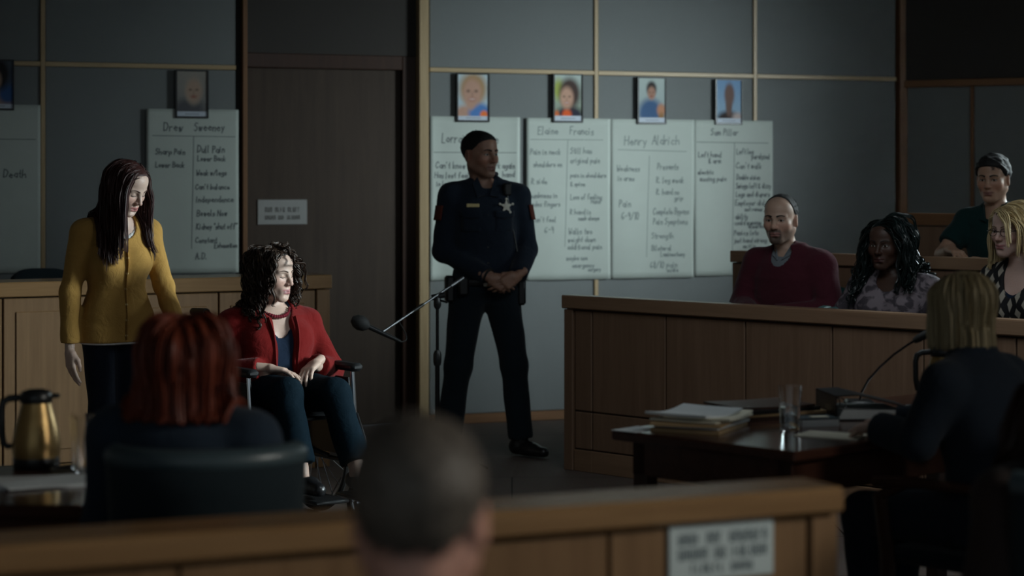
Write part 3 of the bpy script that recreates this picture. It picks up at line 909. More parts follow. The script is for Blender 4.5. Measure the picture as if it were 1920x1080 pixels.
def carafe(loc, rz, label):
    t = thing('thermal_carafe', label, 'carafe', loc, rz, 'bronze carafes on the two tables')
    MB().lathe([(.062, 0), (.066, .006), (.066, .028), (.0655, .030)], n=36).build('base', M['black_plastic'], t, True)
    MB().lathe([(.0655, .030), (.068, .05), (.067, .075), (.060, .115), (.050, .15), (.043, .175), (.041, .185)], n=40).build('body', M['gold_metal'], t, True)
    ld = MB().lathe([(.043, .183), (.046, .19), (.046, .205), (.040, .215), (.022, .221), (0, .222)], n=36)
    ld.box(.03, .066, -.014, .014, .196, .208, .004)
    ld.build('lid', M['black_plastic'], t, True)
    MB().tube([(-.040, 0, .198), (-.075, 0, .196), (-.092, 0, .186), (-.097, 0, .165), (-.096, 0, .10), (-.090, 0, .068), (-.080, 0, .06), (-.066, 0, .062)], [.008, .009, .009, .008, .008, .008, .007, .006], 10, flat=1.2).build('handle', M['black_plastic'], t, True)
    return t
p = on_table(1768, 768); p.z += .0045
carafe(p, .05, 'bronze thermal carafe mostly hidden by the blonde woman')

def gooseneck(loc, rz):
    t = thing('gooseneck_microphone', 'thin gooseneck microphone rising from the counsel table', 'microphone', loc, rz)
    MB().box(-.05, .05, -.06, .06, 0, .03, .01).build('base', M['black_plastic'], t, True)
    P = [(0, 0, .03), (.008, 0, .06), (.03, 0, .10), (.07, 0, .145), (.12, 0, .19), (.17, 0, .225), (.20, 0, .243)]
    MB().tube(P, .0042, 8).build('neck', M['black_metal'], t, True)
    MB().tube([(.19, 0, .237), (.205, 0, .246), (.235, 0, .262), (.248, 0, .268)], [.009, .014, .015, .009], 12).build('windscreen', M['black_rubber'], t, True)
    return t
gooseneck(on_table(1612, 766), .0)

# ------------------------------------------------------------------ counsel table, left
lt = thing('counsel_table', 'dark polished table with a carafe at the lower left edge', 'table', (-3.0, 5.12, 0), .0)
MB().box(0, 2.13, 0, .72, .716, .75, .008).build('table_top', M['mahogany'], lt)
for (x0, x1, y0, y1) in ((.06, 2.07, .05, .075), (.06, 2.07, .645, .67), (.05, .075, .05, .67), (2.055, 2.08, .05, .67)):
    MB().box(x0, x1, y0, y1, .61, .716, .003).build('apron', M['mahogany'], lt)
for lx in (.05, 2.02):
    for ly in (.05, .61):
        MB().box(lx, lx + .06, ly, ly + .06, 0, .716, .006).build('leg', M['dark_wood'], lt)
def on_left(px, py): return on_table(px, py, .75)
p = on_left(68, 876)
carafe(p, .12, 'bronze thermal carafe standing at the lower left edge')
p = on_left(160, 884)
t2 = thing('drinks_tray', 'small dark tray under the two glasses on the left table', 'tray', p, 0)
MB().lathe([(0, 0), (.085, 0), (.095, .010), (.092, .011), (.083, .004), (0, .004)], n=32).build('dish', M['black_plastic'], t2, True)
tumbler(p + Vector((.012, -.03, .0045)), 'clear empty glass in front on the small left tray', .15, .03, .036, False)
tumbler(p + Vector((-.015, .042, .0045)), 'clear empty glass at the back of the small left tray', .15, .03, .036, False)
sheet_stack('document', 'pale documents spread on the left table below the carafe', 'papers', on_left(60, 905), .2, [('paper', .30, .21, .004, 0, 0, 0, 'paper_white', 0), ('paper', .28, .2, .003, .05, -.02, .3, 'paper_white', .0)])

# ------------------------------------------------------------------ chairs of counsel
def tub_chair(label, loc, rz):
    """upholstered chair with a curved back; the sitter faces local +y"""
    t = thing('counsel_chair', label, 'chair', loc, rz)
    def back(u, v):
        w = (u - .5) * 2.0
        a = w * 1.25
        return (.222 * sin(a) * (.86 + .14 * v), -.20 * cos(a) - .04 * v + .05, .30 + .615 * v)
    MB().sheet(back, 18, 8).build('backrest', M['dark_cloth'], t, True, .05)
    MB().tube([tuple(Vector(back(i / 18., 1.0)) + Vector((0, 0, .004))) for i in range(19)], .029, 14).build('top_piping', M['blue_vinyl'], t, True)
    MB().box(-.24, .24, -.15, .27, .36, .47, .04).build('seat', M['dark_cloth'], t, True)
    MB().tube([(0, 0, .36), (0, 0, .09)], .03, 10).build('column', M['black_metal'], t, True)
    for k in range(5):
        w = 2 * pi * k / 5 + .3
        MB().tube([(0, 0, .09), (.27 * cos(w), .27 * sin(w), .022)], [.022, .014], 8).build('foot', M['black_metal'], t, True)
    return t
RED_SEAT = Vector((-.725, 4.86, 0))
tub_chair('dark slate upholstered chair under the red-haired woman', RED_SEAT, radians(8))

def arm_chair(label, loc, rz):
    """wooden armchair; the sitter faces local +y"""
    t = thing('wooden_armchair', label, 'chair', loc, rz)
    MB().box(-.25, .25, -.22, .24, .42, .47, .02).build('seat', M['dark_cloth'], t, True)
    for s_ in (-1, 1):
        MB().tube([(s_ * .25, .22, 0), (s_ * .26, .22, .45), (s_ * .27, .24, .62), (s_ * .275, .15, .665)], [.02, .024, .022, .018], 8).build('front_leg', M['dark_wood'], t, True)
        MB().tube([(s_ * .22, -.26, 0), (s_ * .22, -.22, .45), (s_ * .22, -.27, .86)], [.018, .022, .018], 8).build('rear_leg', M['dark_wood'], t, True)
        MB().tube([(s_ * .23, -.245, .655), (s_ * .26, -.1, .672), (s_ * .275, .1, .675), (s_ * .28, .25, .662)], [.018, .022, .026, .024], 8, flat=.7).build('armrest', M['dark_wood'], t, True)
    MB().sheet(lambda u, v: (-.22 + .44 * u, -.245 - .05 * v - .03 * sin(pi * u), .56 + .28 * v), 8, 4).build('back_panel', M['dark_cloth'], t, True, .035)
    MB().tube([(-.22, -.27, .86), (0, -.30, .88), (.22, -.27, .86)], .022, 8).build('top_rail', M['dark_wood'], t, True)
    return t
BLO_SEAT = Vector((1.46, 6.13, 0)); BLO_ANG = math.atan2(TA.y, TA.x) - pi / 2
arm_chair('dark wooden armchair under the blonde woman at the table', BLO_SEAT, BLO_ANG)

# ------------------------------------------------------------------ microphone on its boom stand
ms = pt(820, 560, 352)
stand = thing('microphone_stand', 'black boom microphone stand between wheelchair and officer', 'microphone stand', (ms.x, ms.y, 0), 0)
def mp(px, py, dy=0.0):
    s_ = FPX / (ms.y + dy)
    q = pt(px, py, s_); return Vector((q.x - ms.x, dy, q.z))
for k in range(3):
    w = 2 * pi * k / 3 + .5
    MB().tube([(0, 0, .16), (.30 * cos(w), .30 * sin(w), .012)], .008, 8).build('leg', M['black_metal'], stand, True)
zt = mp(820, 558).z
MB().tube([(0, 0, .08), (0, 0, .62)], .013, 10).build('lower_tube', M['black_metal'], stand, True)
MB().tube([(0, 0, .60), (0, 0, zt - .01)], .009, 10).build('upper_tube', M['black_metal'], stand, True)
MB().lathe([(.018, .58), (.022, .60), (.022, .64), (.014, .66)], n=14).build('clutch', M['black_plastic'], stand, True)
cl = MB().lathe([(.012, zt - .06), (.02, zt - .045), (.02, zt - .02), (.014, zt + .005)], n=14)
cl.tube([(-.03, 0, zt), (.04, 0, zt + .015)], .016, 10); cl.tube([(0, 0, zt - .01), (.055, -.02, zt - .025)], .006, 8)
cl.build('boom_clamp', M['black_plastic'], stand, True)
bA, bB = mp(868, 521, .12), mp(716, 623, -.285)
MB().tube([bA.lerp(bB, t_) for t_ in (0.0, .05, 1.0)], .0058, 10).build('boom', M['steel'], stand, True)
MB().tube([bA, bA.lerp(bB, .16)], .011, 10).build('boom_grip', M['steel'], stand, True)
MB().tube([bA.lerp(bB, .50), bA.lerp(bB, .62)], .009, 10).build('boom_collar', M['black_plastic'], stand, True)
mA, mB_ = mp(752, 641, -.27), mp(692, 613, -.30)
mC = mp(664, 600, -.315)
MB().tube([mA, mA.lerp(mB_, .15), mA.lerp(mB_, .6), mB_], [.006, .010, .0125, .0135], 12).build('microphone_body', M['black_plastic'], stand, True)
MB().tube([mB_, mB_.lerp(mC, .25), mB_.lerp(mC, .6), mB_.lerp(mC, .9), mC.lerp(mC + (mC - mB_), .15)], [.014, .034, .041, .034, .016], 16).build('windscreen', M['black_rubber'], stand, True)
mid_ = bA.lerp(bB, .8)
MB().tube([mid_.lerp(mA, t_) + Vector((.035 * sin(pi * t_), 0, -.03 * sin(pi * t_))) for t_ in [i_ / 12 for i_ in range(13)]], .003, 6).build('cable', M['black_rubber'], stand, True)

# ------------------------------------------------------------------ wheelchair (the sitter faces local -y)
WC_LOC = Vector((-1.08, 9.42, 0)); WC_RZ = radians(36)
wc = thing('wheelchair', 'black manual wheelchair with chrome rims under the woman in red', 'wheelchair', WC_LOC, WC_RZ)
def wheel(name, cx, cy, cz, R, rt, spokes, rim=True):
    h = MB().tube([(cx - .02, cy, cz), (cx + .02, cy, cz)], .018 if R > .2 else .012, 12).build(name, M['steel'], wc, True)
    ring = lambda rr, xx=0: [(cx + xx, cy + rr * cos(2 * pi * i / 48), cz + rr * sin(2 * pi * i / 48)) for i in range(48)]
    MB().tube(ring(R - rt), rt, 8, closed=True).build('tyre', M['black_rubber'], h, True)
    MB().tube(ring(R - 2.3 * rt), rt * .5, 8, closed=True).build('rim', M['steel'], h, True)
    for i in range(spokes):
        w = 2 * pi * i / spokes
        MB().tube([(cx + (.012 if i % 2 else -.012), cy, cz), (cx, cy + (R - 2.3 * rt) * cos(w), cz + (R - 2.3 * rt) * sin(w))], .0022 if R > .2 else .004, 5).build('spoke', M['chrome'], h, True)
    return ring, h
for s_ in (-1, 1):
    ring, h = wheel('rear_wheel', s_ * .29, .14, .30, .30, .013, 20)
    MB().tube(ring(.255, s_ * .035), .009, 8, closed=True).build('push_rim', M['chrome'], h, True)
    wheel('caster', s_ * .24, -.33, .10, .10, .014, 8)
    MB().tube([(s_ * .24, -.33, .10), (s_ * .265, -.33, .12), (s_ * .245, -.30, .24), (s_ * .24, -.30, .27)], .010, 8).build('caster_fork', M['black_metal'], wc, True)
    fr = MB()
    fr.tube([(s_ * .24, .20, .92), (s_ * .24, .20, .50), (s_ * .24, .19, .28), (s_ * .24, -.28, .28), (s_ * .24, -.30, .50), (s_ * .24, .20, .50)], .012, 10)
    fr.tube([(s_ * .24, -.30, .50), (s_ * .22, -.40, .40), (s_ * .20, -.50, .20)], .011, 10)
    fr.tube([(s_ * .24, .14, .30), (s_ * .29, .14, .30)], .012, 8)
    fr.build('side_frame', M['black_metal'], wc, True)
    MB().tube([(s_ * .24, .20, .92), (s_ * .24, .205, .945), (s_ * .24, .225, .955), (s_ * .24, .25, .955)], .012, 10).build('push_handle', M['black_metal'], wc, True)
    MB().tube([(s_ * .24, .235, .955), (s_ * .24, .37, .95)], .018, 12).build('handle_grip', M['black_rubber'], wc, True)
    MB().tube([(s_ * .27, .15, .50), (s_ * .27, .15, .69)], .010, 8).build('arm_support', M['chrome'], wc, True)
    MB().tube([(s_ * .27, -.24, .50), (s_ * .27, -.22, .69)], .010, 8).build('arm_support', M['chrome'], wc, True)
    MB().box(s_ * .27 - .032, s_ * .27 + .032, -.27, .17, .69, .728, .014).build('arm_pad', M['black_plastic'], wc, True)
    MB().box(s_ * .11 - .085, s_ * .11 + .085, -.68, -.47, .170, .187, .006, Matrix.Translation((0, 0, 0))).build('footplate', M['black_plastic'], wc, True)
    MB().tube([(s_ * .20, -.50, .20), (s_ * .195, -.52, .18)], .010, 8).build('footplate_hinge', M['black_metal'], wc, True)
    MB().prism([(-.24, .30), (.19, .30), (.19, .66), (-.2, .66)], s_ * .262 - .003, s_ * .262 + .003, Matrix(((0, 0, 1, 0), (1, 0, 0, 0), (0, 1, 0, 0), (0, 0, 0, 1)))).build('side_guard', M['black_plastic'], wc)
    MB().tube([(s_ * -.23, -.05 + s_ * .02, .29), (s_ * .23, -.05 + s_ * .02, .49)], .011, 8).build('cross_brace', M['black_metal'], wc, True)
MB().sheet(lambda u, v: (-.235 + .47 * u, -.31 + .50 * v, .505 - .012 * sin(pi * u)), 8, 4).build('seat_sling', M['black_plastic'], wc, True, .012)
MB().sheet(lambda u, v: (-.235 + .47 * u, .205 + .03 * sin(pi * u), .52 + .40 * v), 8, 4).build('back_sling', M['black_plastic'], wc, True, .008)

# ------------------------------------------------------------------ pew under the man in the foreground
pew = thing('gallery_pew', 'oak gallery pew in the foreground under the short-haired man', 'bench', (-.113, 2.55, 0), radians(0))
MB().box(-.9, .9, -.20, .25, .40, .44, .01).build('seat', M['oak_x'], pew)
MB().box(-.9, .9, -.26, -.22, .40, .86, .01).build('backrest', M['oak_x'], pew)
for s_ in (-1, 1):
    MB().box(s_ * .92 - .02, s_ * .92 + .02, -.28, .26, 0, .88, .01).build('end_panel', M['oak'], pew)

# ------------------------------------------------------------------ sculpting people: smooth distance fields -> one continuous mesh
F32 = np.float32
def V3(*a): return np.array(a, dtype=np.float64)
def unit(v): return v / max(np.linalg.norm(v), 1e-9)
def rot_zxy(yaw=0, pitch=0, roll=0):
    """yaw turns to the person's left (+x); pitch > 0 looks down; roll tilts towards +x"""
    cz, sz = cos(yaw), sin(yaw); cx, sx = cos(pitch), sin(pitch); cy, sy = cos(roll), sin(roll)
    Rz = np.array([[cz, -sz, 0], [sz, cz, 0], [0, 0, 1.]])
    Rx = np.array([[1, 0, 0], [0, cx, -sx], [0, sx, cx]])
    Ry = np.array([[cy, 0, sy], [0, 1, 0], [-sy, 0, cy]])
    return Rz @ Rx @ Ry

def rc(a, b, ra, rb, k=.03, tag='', flat=0, op='u'):
    return dict(t='rc', a=V3(*a), b=V3(*b), ra=ra, rb=rb, k=k, tag=tag, flat=flat, op=op)
def ell(c, r, R=None, k=.02, tag='', op='u'):
    return dict(t='ell', c=V3(*c), r=V3(*r), R=np.eye(3) if R is None else R, k=k, tag=tag, op=op)
def loft(a, b, xd, st, k=.04, tag='', lo=None, hi=None, op='u'):
    a, b = V3(*a), V3(*b); ax = unit(b - a); xd = unit(V3(*xd) - ax * np.dot(V3(*xd), ax)); yd = np.cross(ax, xd)
    return dict(t='loft', a=a, L=np.linalg.norm(b - a), ax=ax, xd=xd, yd=yd, st=np.array(st, float), k=k, tag=tag, lo=lo, hi=hi, op=op)
def half(n, c, k=.004, op='s'):
    """removes everything on the side the normal points to"""
    return dict(t='half', n=unit(V3(*n)), c=V3(*c), k=k, tag='cut', op=op)

def prim_d(p, P, off=0.0):
    t = p['t']
    if t == 'rc':
        ba = p['b'] - p['a']; pa = P - p['a']
        L2 = np.dot(ba, ba); h0 = (pa @ ba) / L2; h = np.clip(h0, 0, 1)
        d = np.sqrt(np.maximum(((pa - h[:, None] * ba) ** 2).sum(1), 1e-12)) - (p['ra'] + (p['rb'] - p['ra']) * h) - off
        if p['flat']:
            L = sqrt(L2)
            if p['flat'] & 2: d = np.maximum(d, (h0 - 1) * L)
            if p['flat'] & 1: d = np.maximum(d, -h0 * L)
        return d
    if t == 'ell':
        q = (P - p['c']) @ p['R']; r = p['r'] + off
        k0 = np.sqrt(((q / r) ** 2).sum(1)); k1 = np.sqrt(((q / (r * r)) ** 2).sum(1)) + 1e-9
        return k0 * (k0 - 1) / k1
    if t == 'loft':
        q = P - p['a']; s = (q @ p['ax']) / p['L']; x = q @ p['xd']; y = q @ p['yd']
        st = p['st']
        hx = np.interp(s, st[:, 0], st[:, 1]) + off; hy = np.interp(s, st[:, 0], st[:, 2]) + off
        yo = np.interp(s, st[:, 0], st[:, 3]) if st.shape[1] > 3 else 0
        e = 2.35
        rr = (np.abs(x / hx) ** e + np.abs((y - yo) / hy) ** e) ** (1 / e)
        d = (rr - 1) * np.minimum(hx, hy)
        lo = st[0, 0] if p['lo'] is None else p['lo']; hi = st[-1, 0] if p['hi'] is None else p['hi']
        o2 = off if p['lo'] is None else 0
        d = np.maximum(d, (lo - s) * p['L'] - o2); d = np.maximum(d, (s - hi) * p['L'] - (off if p['hi'] is None else 0))
        return d
    if t == 'half':
        return -((P - p['c']) @ p['n'])
def prim_bb(p, off):
    if p['t'] == 'rc':
        r = max(p['ra'], p['rb']) + off
        return np.minimum(p['a'], p['b']) - r, np.maximum(p['a'], p['b']) + r
    if p['t'] == 'ell':
        e = np.abs(p['R']) @ (p['r'] + off)
        return p['c'] - e, p['c'] + e
    if p['t'] == 'loft':
        st = p['st']; r = st[:, 1:3].max() + off + .03
        a = p['a'] + p['ax'] * st[0, 0] * p['L']; b = p['a'] + p['ax'] * st[-1, 0] * p['L']
        return np.minimum(a, b) - r, np.maximum(a, b) + r
    return None
def comb(D, d, k, op):
    if op == 's':
        d = -d; k = max(k, 1e-4)
        h = np.clip(.5 - .5 * (d - D) / k, 0, 1)
        return d + (D - d) * h + k * h * (1 - h)
    k = max(k, 1e-4)
    h = np.clip(.5 + .5 * (D - d) / k, 0, 1)
    return D + (d - D) * h - k * h * (1 - h)
def feval(prims, P, off=0.0):
    D = np.full(len(P), .4)
    for p in prims:
        D = comb(D, prim_d(p, P, 0 if p['op'] == 's' else off), p['k'], p['op'])
    return D
def axis(lo, hi, res, fine=None):
    out = [lo]
    while out[-1] < hi:
        r = res
        if fine:
            for (a, b, fr) in fine:
                if a - res <= out[-1] < b: r = min(r, fr)
        out.append(out[-1] + r)
    return np.array(out)
def grid_field(prims, ax, off=0.0, fold=None):
    D = np.full([len(a) for a in ax], .4, dtype=F32)
    for p in prims:
        o = 0 if p['op'] == 's' else off
        bb = prim_bb(p, o)
        if bb is None: sl = [slice(0, len(a)) for a in ax]
        else:
            m = p['k'] + .025
            sl = [slice(max(0, np.searchsorted(a, bb[0][i] - m) - 1), np.searchsorted(a, bb[1][i] + m) + 1) for i, a in enumerate(ax)]
        g = np.meshgrid(ax[0][sl[0]], ax[1][sl[1]], ax[2][sl[2]], indexing='ij')
        sh = g[0].shape
        if 0 in sh: continue
        P = np.stack([q.ravel() for q in g], 1)
        d = prim_d(p, P, o).reshape(sh)
        D[tuple(sl)] = comb(D[tuple(sl)], d, p['k'], p['op'])
    if fold is not None:
        near = np.abs(D) < .05
        ix = np.nonzero(near)
        P = np.stack([ax[i][ix[i]] for i in range(3)], 1)
        D[near] += fold(P).astype(F32)
    return D
def surface_nets(D, ax):
    S = (D < 0)
    c = np.zeros([n - 1 for n in D.shape], np.uint8)
    for i in (0, 1):
        for j in (0, 1):
            for k in (0, 1):
                c += S[i:D.shape[0] - 1 + i, j:D.shape[1] - 1 + j, k:D.shape[2] - 1 + k]
    act = np.nonzero((c > 0) & (c < 8))
    n = len(act[0])
    idx = np.full(c.shape, -1, np.int64); idx[act] = np.arange(n)
    acc = np.zeros((n, 3)); cnt = np.zeros(n)
    I = [np.asarray(a) for a in act]
    for d in range(3):
        e = [q for q in range(3) if q != d]
        for u in (0, 1):
            for w in (0, 1):
                o0 = [0, 0, 0]; o0[e[0]] = u; o0[e[1]] = w
                o1 = list(o0); o1[d] = 1
                a = D[I[0] + o0[0], I[1] + o0[1], I[2] + o0[2]].astype(float); b = D[I[0] + o1[0], I[1] + o1[1], I[2] + o1[2]].astype(float)
                m = (a < 0) != (b < 0)
                t = np.where(m, a / np.where(m, a - b, 1), 0)
                p0 = np.stack([ax[q][I[q] + o0[q]] for q in range(3)], 1); p1 = np.stack([ax[q][I[q] + o1[q]] for q in range(3)], 1)
                acc += (p0 + (p1 - p0) * t[:, None]) * m[:, None]; cnt += m
    V = acc / np.maximum(cnt, 1)[:, None]
    F = []
    for d in range(3):
        e = [q for q in range(3) if q != d]
        sl0 = [slice(1, -1)] * 3; sl1 = [slice(1, -1)] * 3
        sl0[d] = slice(0, -1); sl1[d] = slice(1, None)
        A, B = S[tuple(sl0)], S[tuple(sl1)]
        ed = np.nonzero(A != B)
        base = [np.asarray(q) for q in ed]
        base = [base[q] + (0 if q == d else 1) for q in range(3)]
        q4 = []
        for (u, w) in ((-1, -1), (0, -1), (0, 0), (-1, 0)):
            off = [0, 0, 0]; off[e[0]] = u; off[e[1]] = w
            q4.append(idx[base[0] + off[0], base[1] + off[1], base[2] + off[2]])
        Q = np.stack(q4, 1)
        ins = A[ed]
        flip = ins if d != 1 else ~ins
        Q = np.where(flip[:, None], Q, Q[:, ::-1])
        F.append(Q)
    return V, np.concatenate(F)
def np_mesh(name, V, F, mats, tone=None, smooth=True):
    me = bpy.data.meshes.new(name)
    me.vertices.add(len(V)); me.vertices.foreach_set('co', V.astype(F32).ravel())
    k = F.shape[1]
    me.loops.add(len(F) * k); me.loops.foreach_set('vertex_index', F.astype(np.int32).ravel())
    me.polygons.add(len(F)); me.polygons.foreach_set('loop_start', np.arange(0, len(F) * k, k, dtype=np.int32))
    me.polygons.foreach_set('loop_total', np.full(len(F), k, dtype=np.int32))
    me.update(calc_edges=True); me.validate()
    for m in (mats if isinstance(mats, (list, tuple)) else [mats]): me.materials.append(m)
    if tone is not None:
        at = me.color_attributes.new('tone', 'FLOAT_COLOR', 'POINT')
        at.data.foreach_set('color', np.concatenate([tone, np.ones((len(tone), 1))], 1).astype(F32).ravel())
    if smooth: me.shade_smooth()
    return me
def bounds(prims, off):
    lo = np.full(3, 9.); hi = np.full(3, -9.)
    for p in prims:
        if p['op'] == 's': continue
        b = prim_bb(p, off)
        if b is not None: lo = np.minimum(lo, b[0]); hi = np.maximum(hi, b[1])
    return lo - .03, hi + .03
def waves(P, f=22., seed=0.0):
    x, y, z = P[:, 0], P[:, 1], P[:, 2]
    a = np.sin(f * (x * .8 + z * 1.1) + 2.3 * np.sin(f * .45 * (y + z * .6) + seed) + seed)
    b = np.sin(f * 1.7 * (z * .9 - x * .7 + y * .5) + 1.7 * np.sin(f * .6 * (x - y)) + 2 * seed)
    c = np.sin(f * .6 * (y + x * .4) + 1.5 * np.sin(f * .5 * z + seed))
    return (a * .5 + b * .25 + c * .4)
def sculpt(name, prims, mat, parent, res=.008, off=0.0, fold=0.0, ffreq=22., seed=0.0, label=None):
    lo, hi = bounds(prims, off)
    ax = [axis(lo[i], hi[i], res) for i in range(3)]
    fn = (lambda P: fold * waves(P, ffreq, seed)) if fold else None
    Vv, Ff = surface_nets(grid_field(prims, ax, off, fn), ax)
    o = bpy.data.objects.new(name, np_mesh(name, Vv, Ff, mat))
    link(o, parent)
    if label: o['label'] = label
    return o

# ---- head
def head_prims(c, R, s, sex='f', ears=True, lid=0.0, jaw=1.0, fine=True):
    """prims of a head; eye level at the origin, facing -y in its own frame"""
    c = np.array(c, float)
    T = lambda *v: c + R @ (np.array(v) * s)
    E = lambda cc, r, k=.02, op='u', tag='head', Rl=None: ell(T(*cc), np.array(r) * s, R if Rl is None else R @ Rl, k * s, tag, op)
    C = lambda a, b, ra, rb, k=.02, op='u', tag='head': rc(T(*a), T(*b), ra * s, rb * s, k * s, tag, 0, op)
    m = sex == 'm'
    j = jaw * (1.06 if m else 1.0)
    L = [E((0, .016, .034), (.074, .094, .082), .02), E((0, -.020, -.020), (.064 * j, .074, .080), .03),
         E((0, -.030, .052), (.062, .062, .052), .03)]
    for q in (-1, 1):
        L.append(C((q * .050 * j, .004, -.052), (q * .020 * j, -.066, -.096), .020, .016, .03))
        L.append(E((q * .040, -.060, -.024), (.024, .022, .022), .025))
    L.append(E((0, -.074, -.100), (.022 * j, .018, .017), .022))
    if fine:
        br = .0105 if m else .0075
        for q in (-1, 1):
            L.append(C((q * .010, -.087, .018), (q * .044, -.072, .020), br, br * .8, .016))
        for q in (-1, 1):
            L.append(E((q * .031, -.099, .001), (.019, .018, .0125), .010, 's'))
            L.append(E((q * .031, -.0735, .001), (.0150, .0145, .0120), .004))
        L.append(C((0, -.090, .010), (0, -.112, -.030), .0070, .0105 + .0015 * m, .012))
        for q in (-1, 1):
            L.append(E((q * .0105, -.101, -.034), (.0085, .010, .0078), .006))
            L.append(E((q * .007, -.108, -.043), (.004, .006, .003), .003, 's'))
        L.append(E((0, -.079, -.066), (.031, .018, .025), .020))
        for q in (-1, 1):
            L.append(C((0, -.0975, -.0615), (q * .025, -.085, -.0660), .0046, .0024, .005))
        L.append(C((-.014, -.0925, -.0737), (.014, -.0925, -.0737), .0054, .0054, .007))
        for q in (-1, 1):
            L.append(C((0, -.1025, -.0676), (q * .025, -.0895, -.0672), .0022, .0018, .0025, 's'))
        L.append(E((0, -.094, -.086), (.014, .008, .006), .010, 's'))
    if ears:
        for q in (-1, 1):
            Rl = rot_zxy(q * .35, 0, 0)
            L.append(E((q * .0775, .014, -.008), (.0085, .021, .032), .006, 'u', 'head', Rl))
            L.append(E((q * .0865, .012, -.008), (.006, .012, .019), .006, 's', 'head', Rl))
    return L

def hand_prims(w, d, n, side, curl=.3, s=1.0, thumb=.5, spread=.1):
    """wrist w, finger direction d, palm faces n; thumb side = side"""
    w = np.array(w, float); d = unit(np.array(d, float)); n = unit(np.array(n, float) - d * np.dot(n, d)); l = np.cross(d, n) * -side
    T = lambda a, b, c: w + (d * a + l * b + n * c) * s
    L = [rc(T(-.05, 0, 0), T(.01, 0, 0), .024 * s, .024 * s, .02, 'hand')]
    for k, b in enumerate((.026, .009, -.009, -.025)):
        L.append(rc(T(.012, b * .75, 0), T(.082 - .006 * abs(k - 1), b, .001), .0155 * s, .0125 * s, .012, 'hand'))
    lens = ((.040, .025, .020), (.044, .028, .021), (.041, .026, .020), (.032, .020, .018))
    for k, b in enumerate((.027, .009, -.009, -.026)):
        base = T(.084 - .005 * abs(k - 1) - .004 * (k == 3), b, .002)
        dirv = d + l * (b / .03) * spread
        a = curl * (1.0 + .12 * k)
        for m_, ln in enumerate(lens[k]):
            a2 = a * (.9 + .55 * m_)
            dv = unit(unit(dirv) * cos(min(a2, 2.6)) + n * sin(min(a2, 2.6)))
            e = base + dv * ln * s
            L.append(rc(base, e, (.0092 - .0008 * m_) * s, (.0086 - .0012 * m_) * s, .003, 'hand'))
            base = e
    b0 = T(.018, .022, .006); b1 = T(.050, .047 - .008 * thumb, .012 + .014 * thumb); b2 = T(.078, .050 - .022 * thumb, .018 + .02 * thumb); b3 = T(.100, .046 - .026 * thumb, .022 + .022 * thumb)
    L += [rc(b0, b1, .016 * s, .0125 * s, .012, 'hand'), rc(b1, b2, .0115 * s, .010 * s, .005, 'hand'), rc(b2, b3, .0098 * s, .0075 * s, .004, 'hand')]
    return L

TORSO = {'m': [(-.13, .09, .07, 0), (-.04, .160, .112, .0), (.10, .165, .118, .0), (.32, .150, .110, 0), (.55, .168, .120, 0), (.76, .178, .120, .005), (.90, .150, .098, .01), (.98, .085, .072, .01), (1.03, .055, .055, .01)],
         'f': [(-.13, .10, .08, 0), (-.02, .170, .118, .0), (.10, .168, .120, .0), (.34, .128, .100, 0), (.55, .142, .108, 0), (.74, .150, .105, .005), (.90, .130, .086, .01), (.98, .074, .064, .01), (1.03, .048, .048, .01)]}

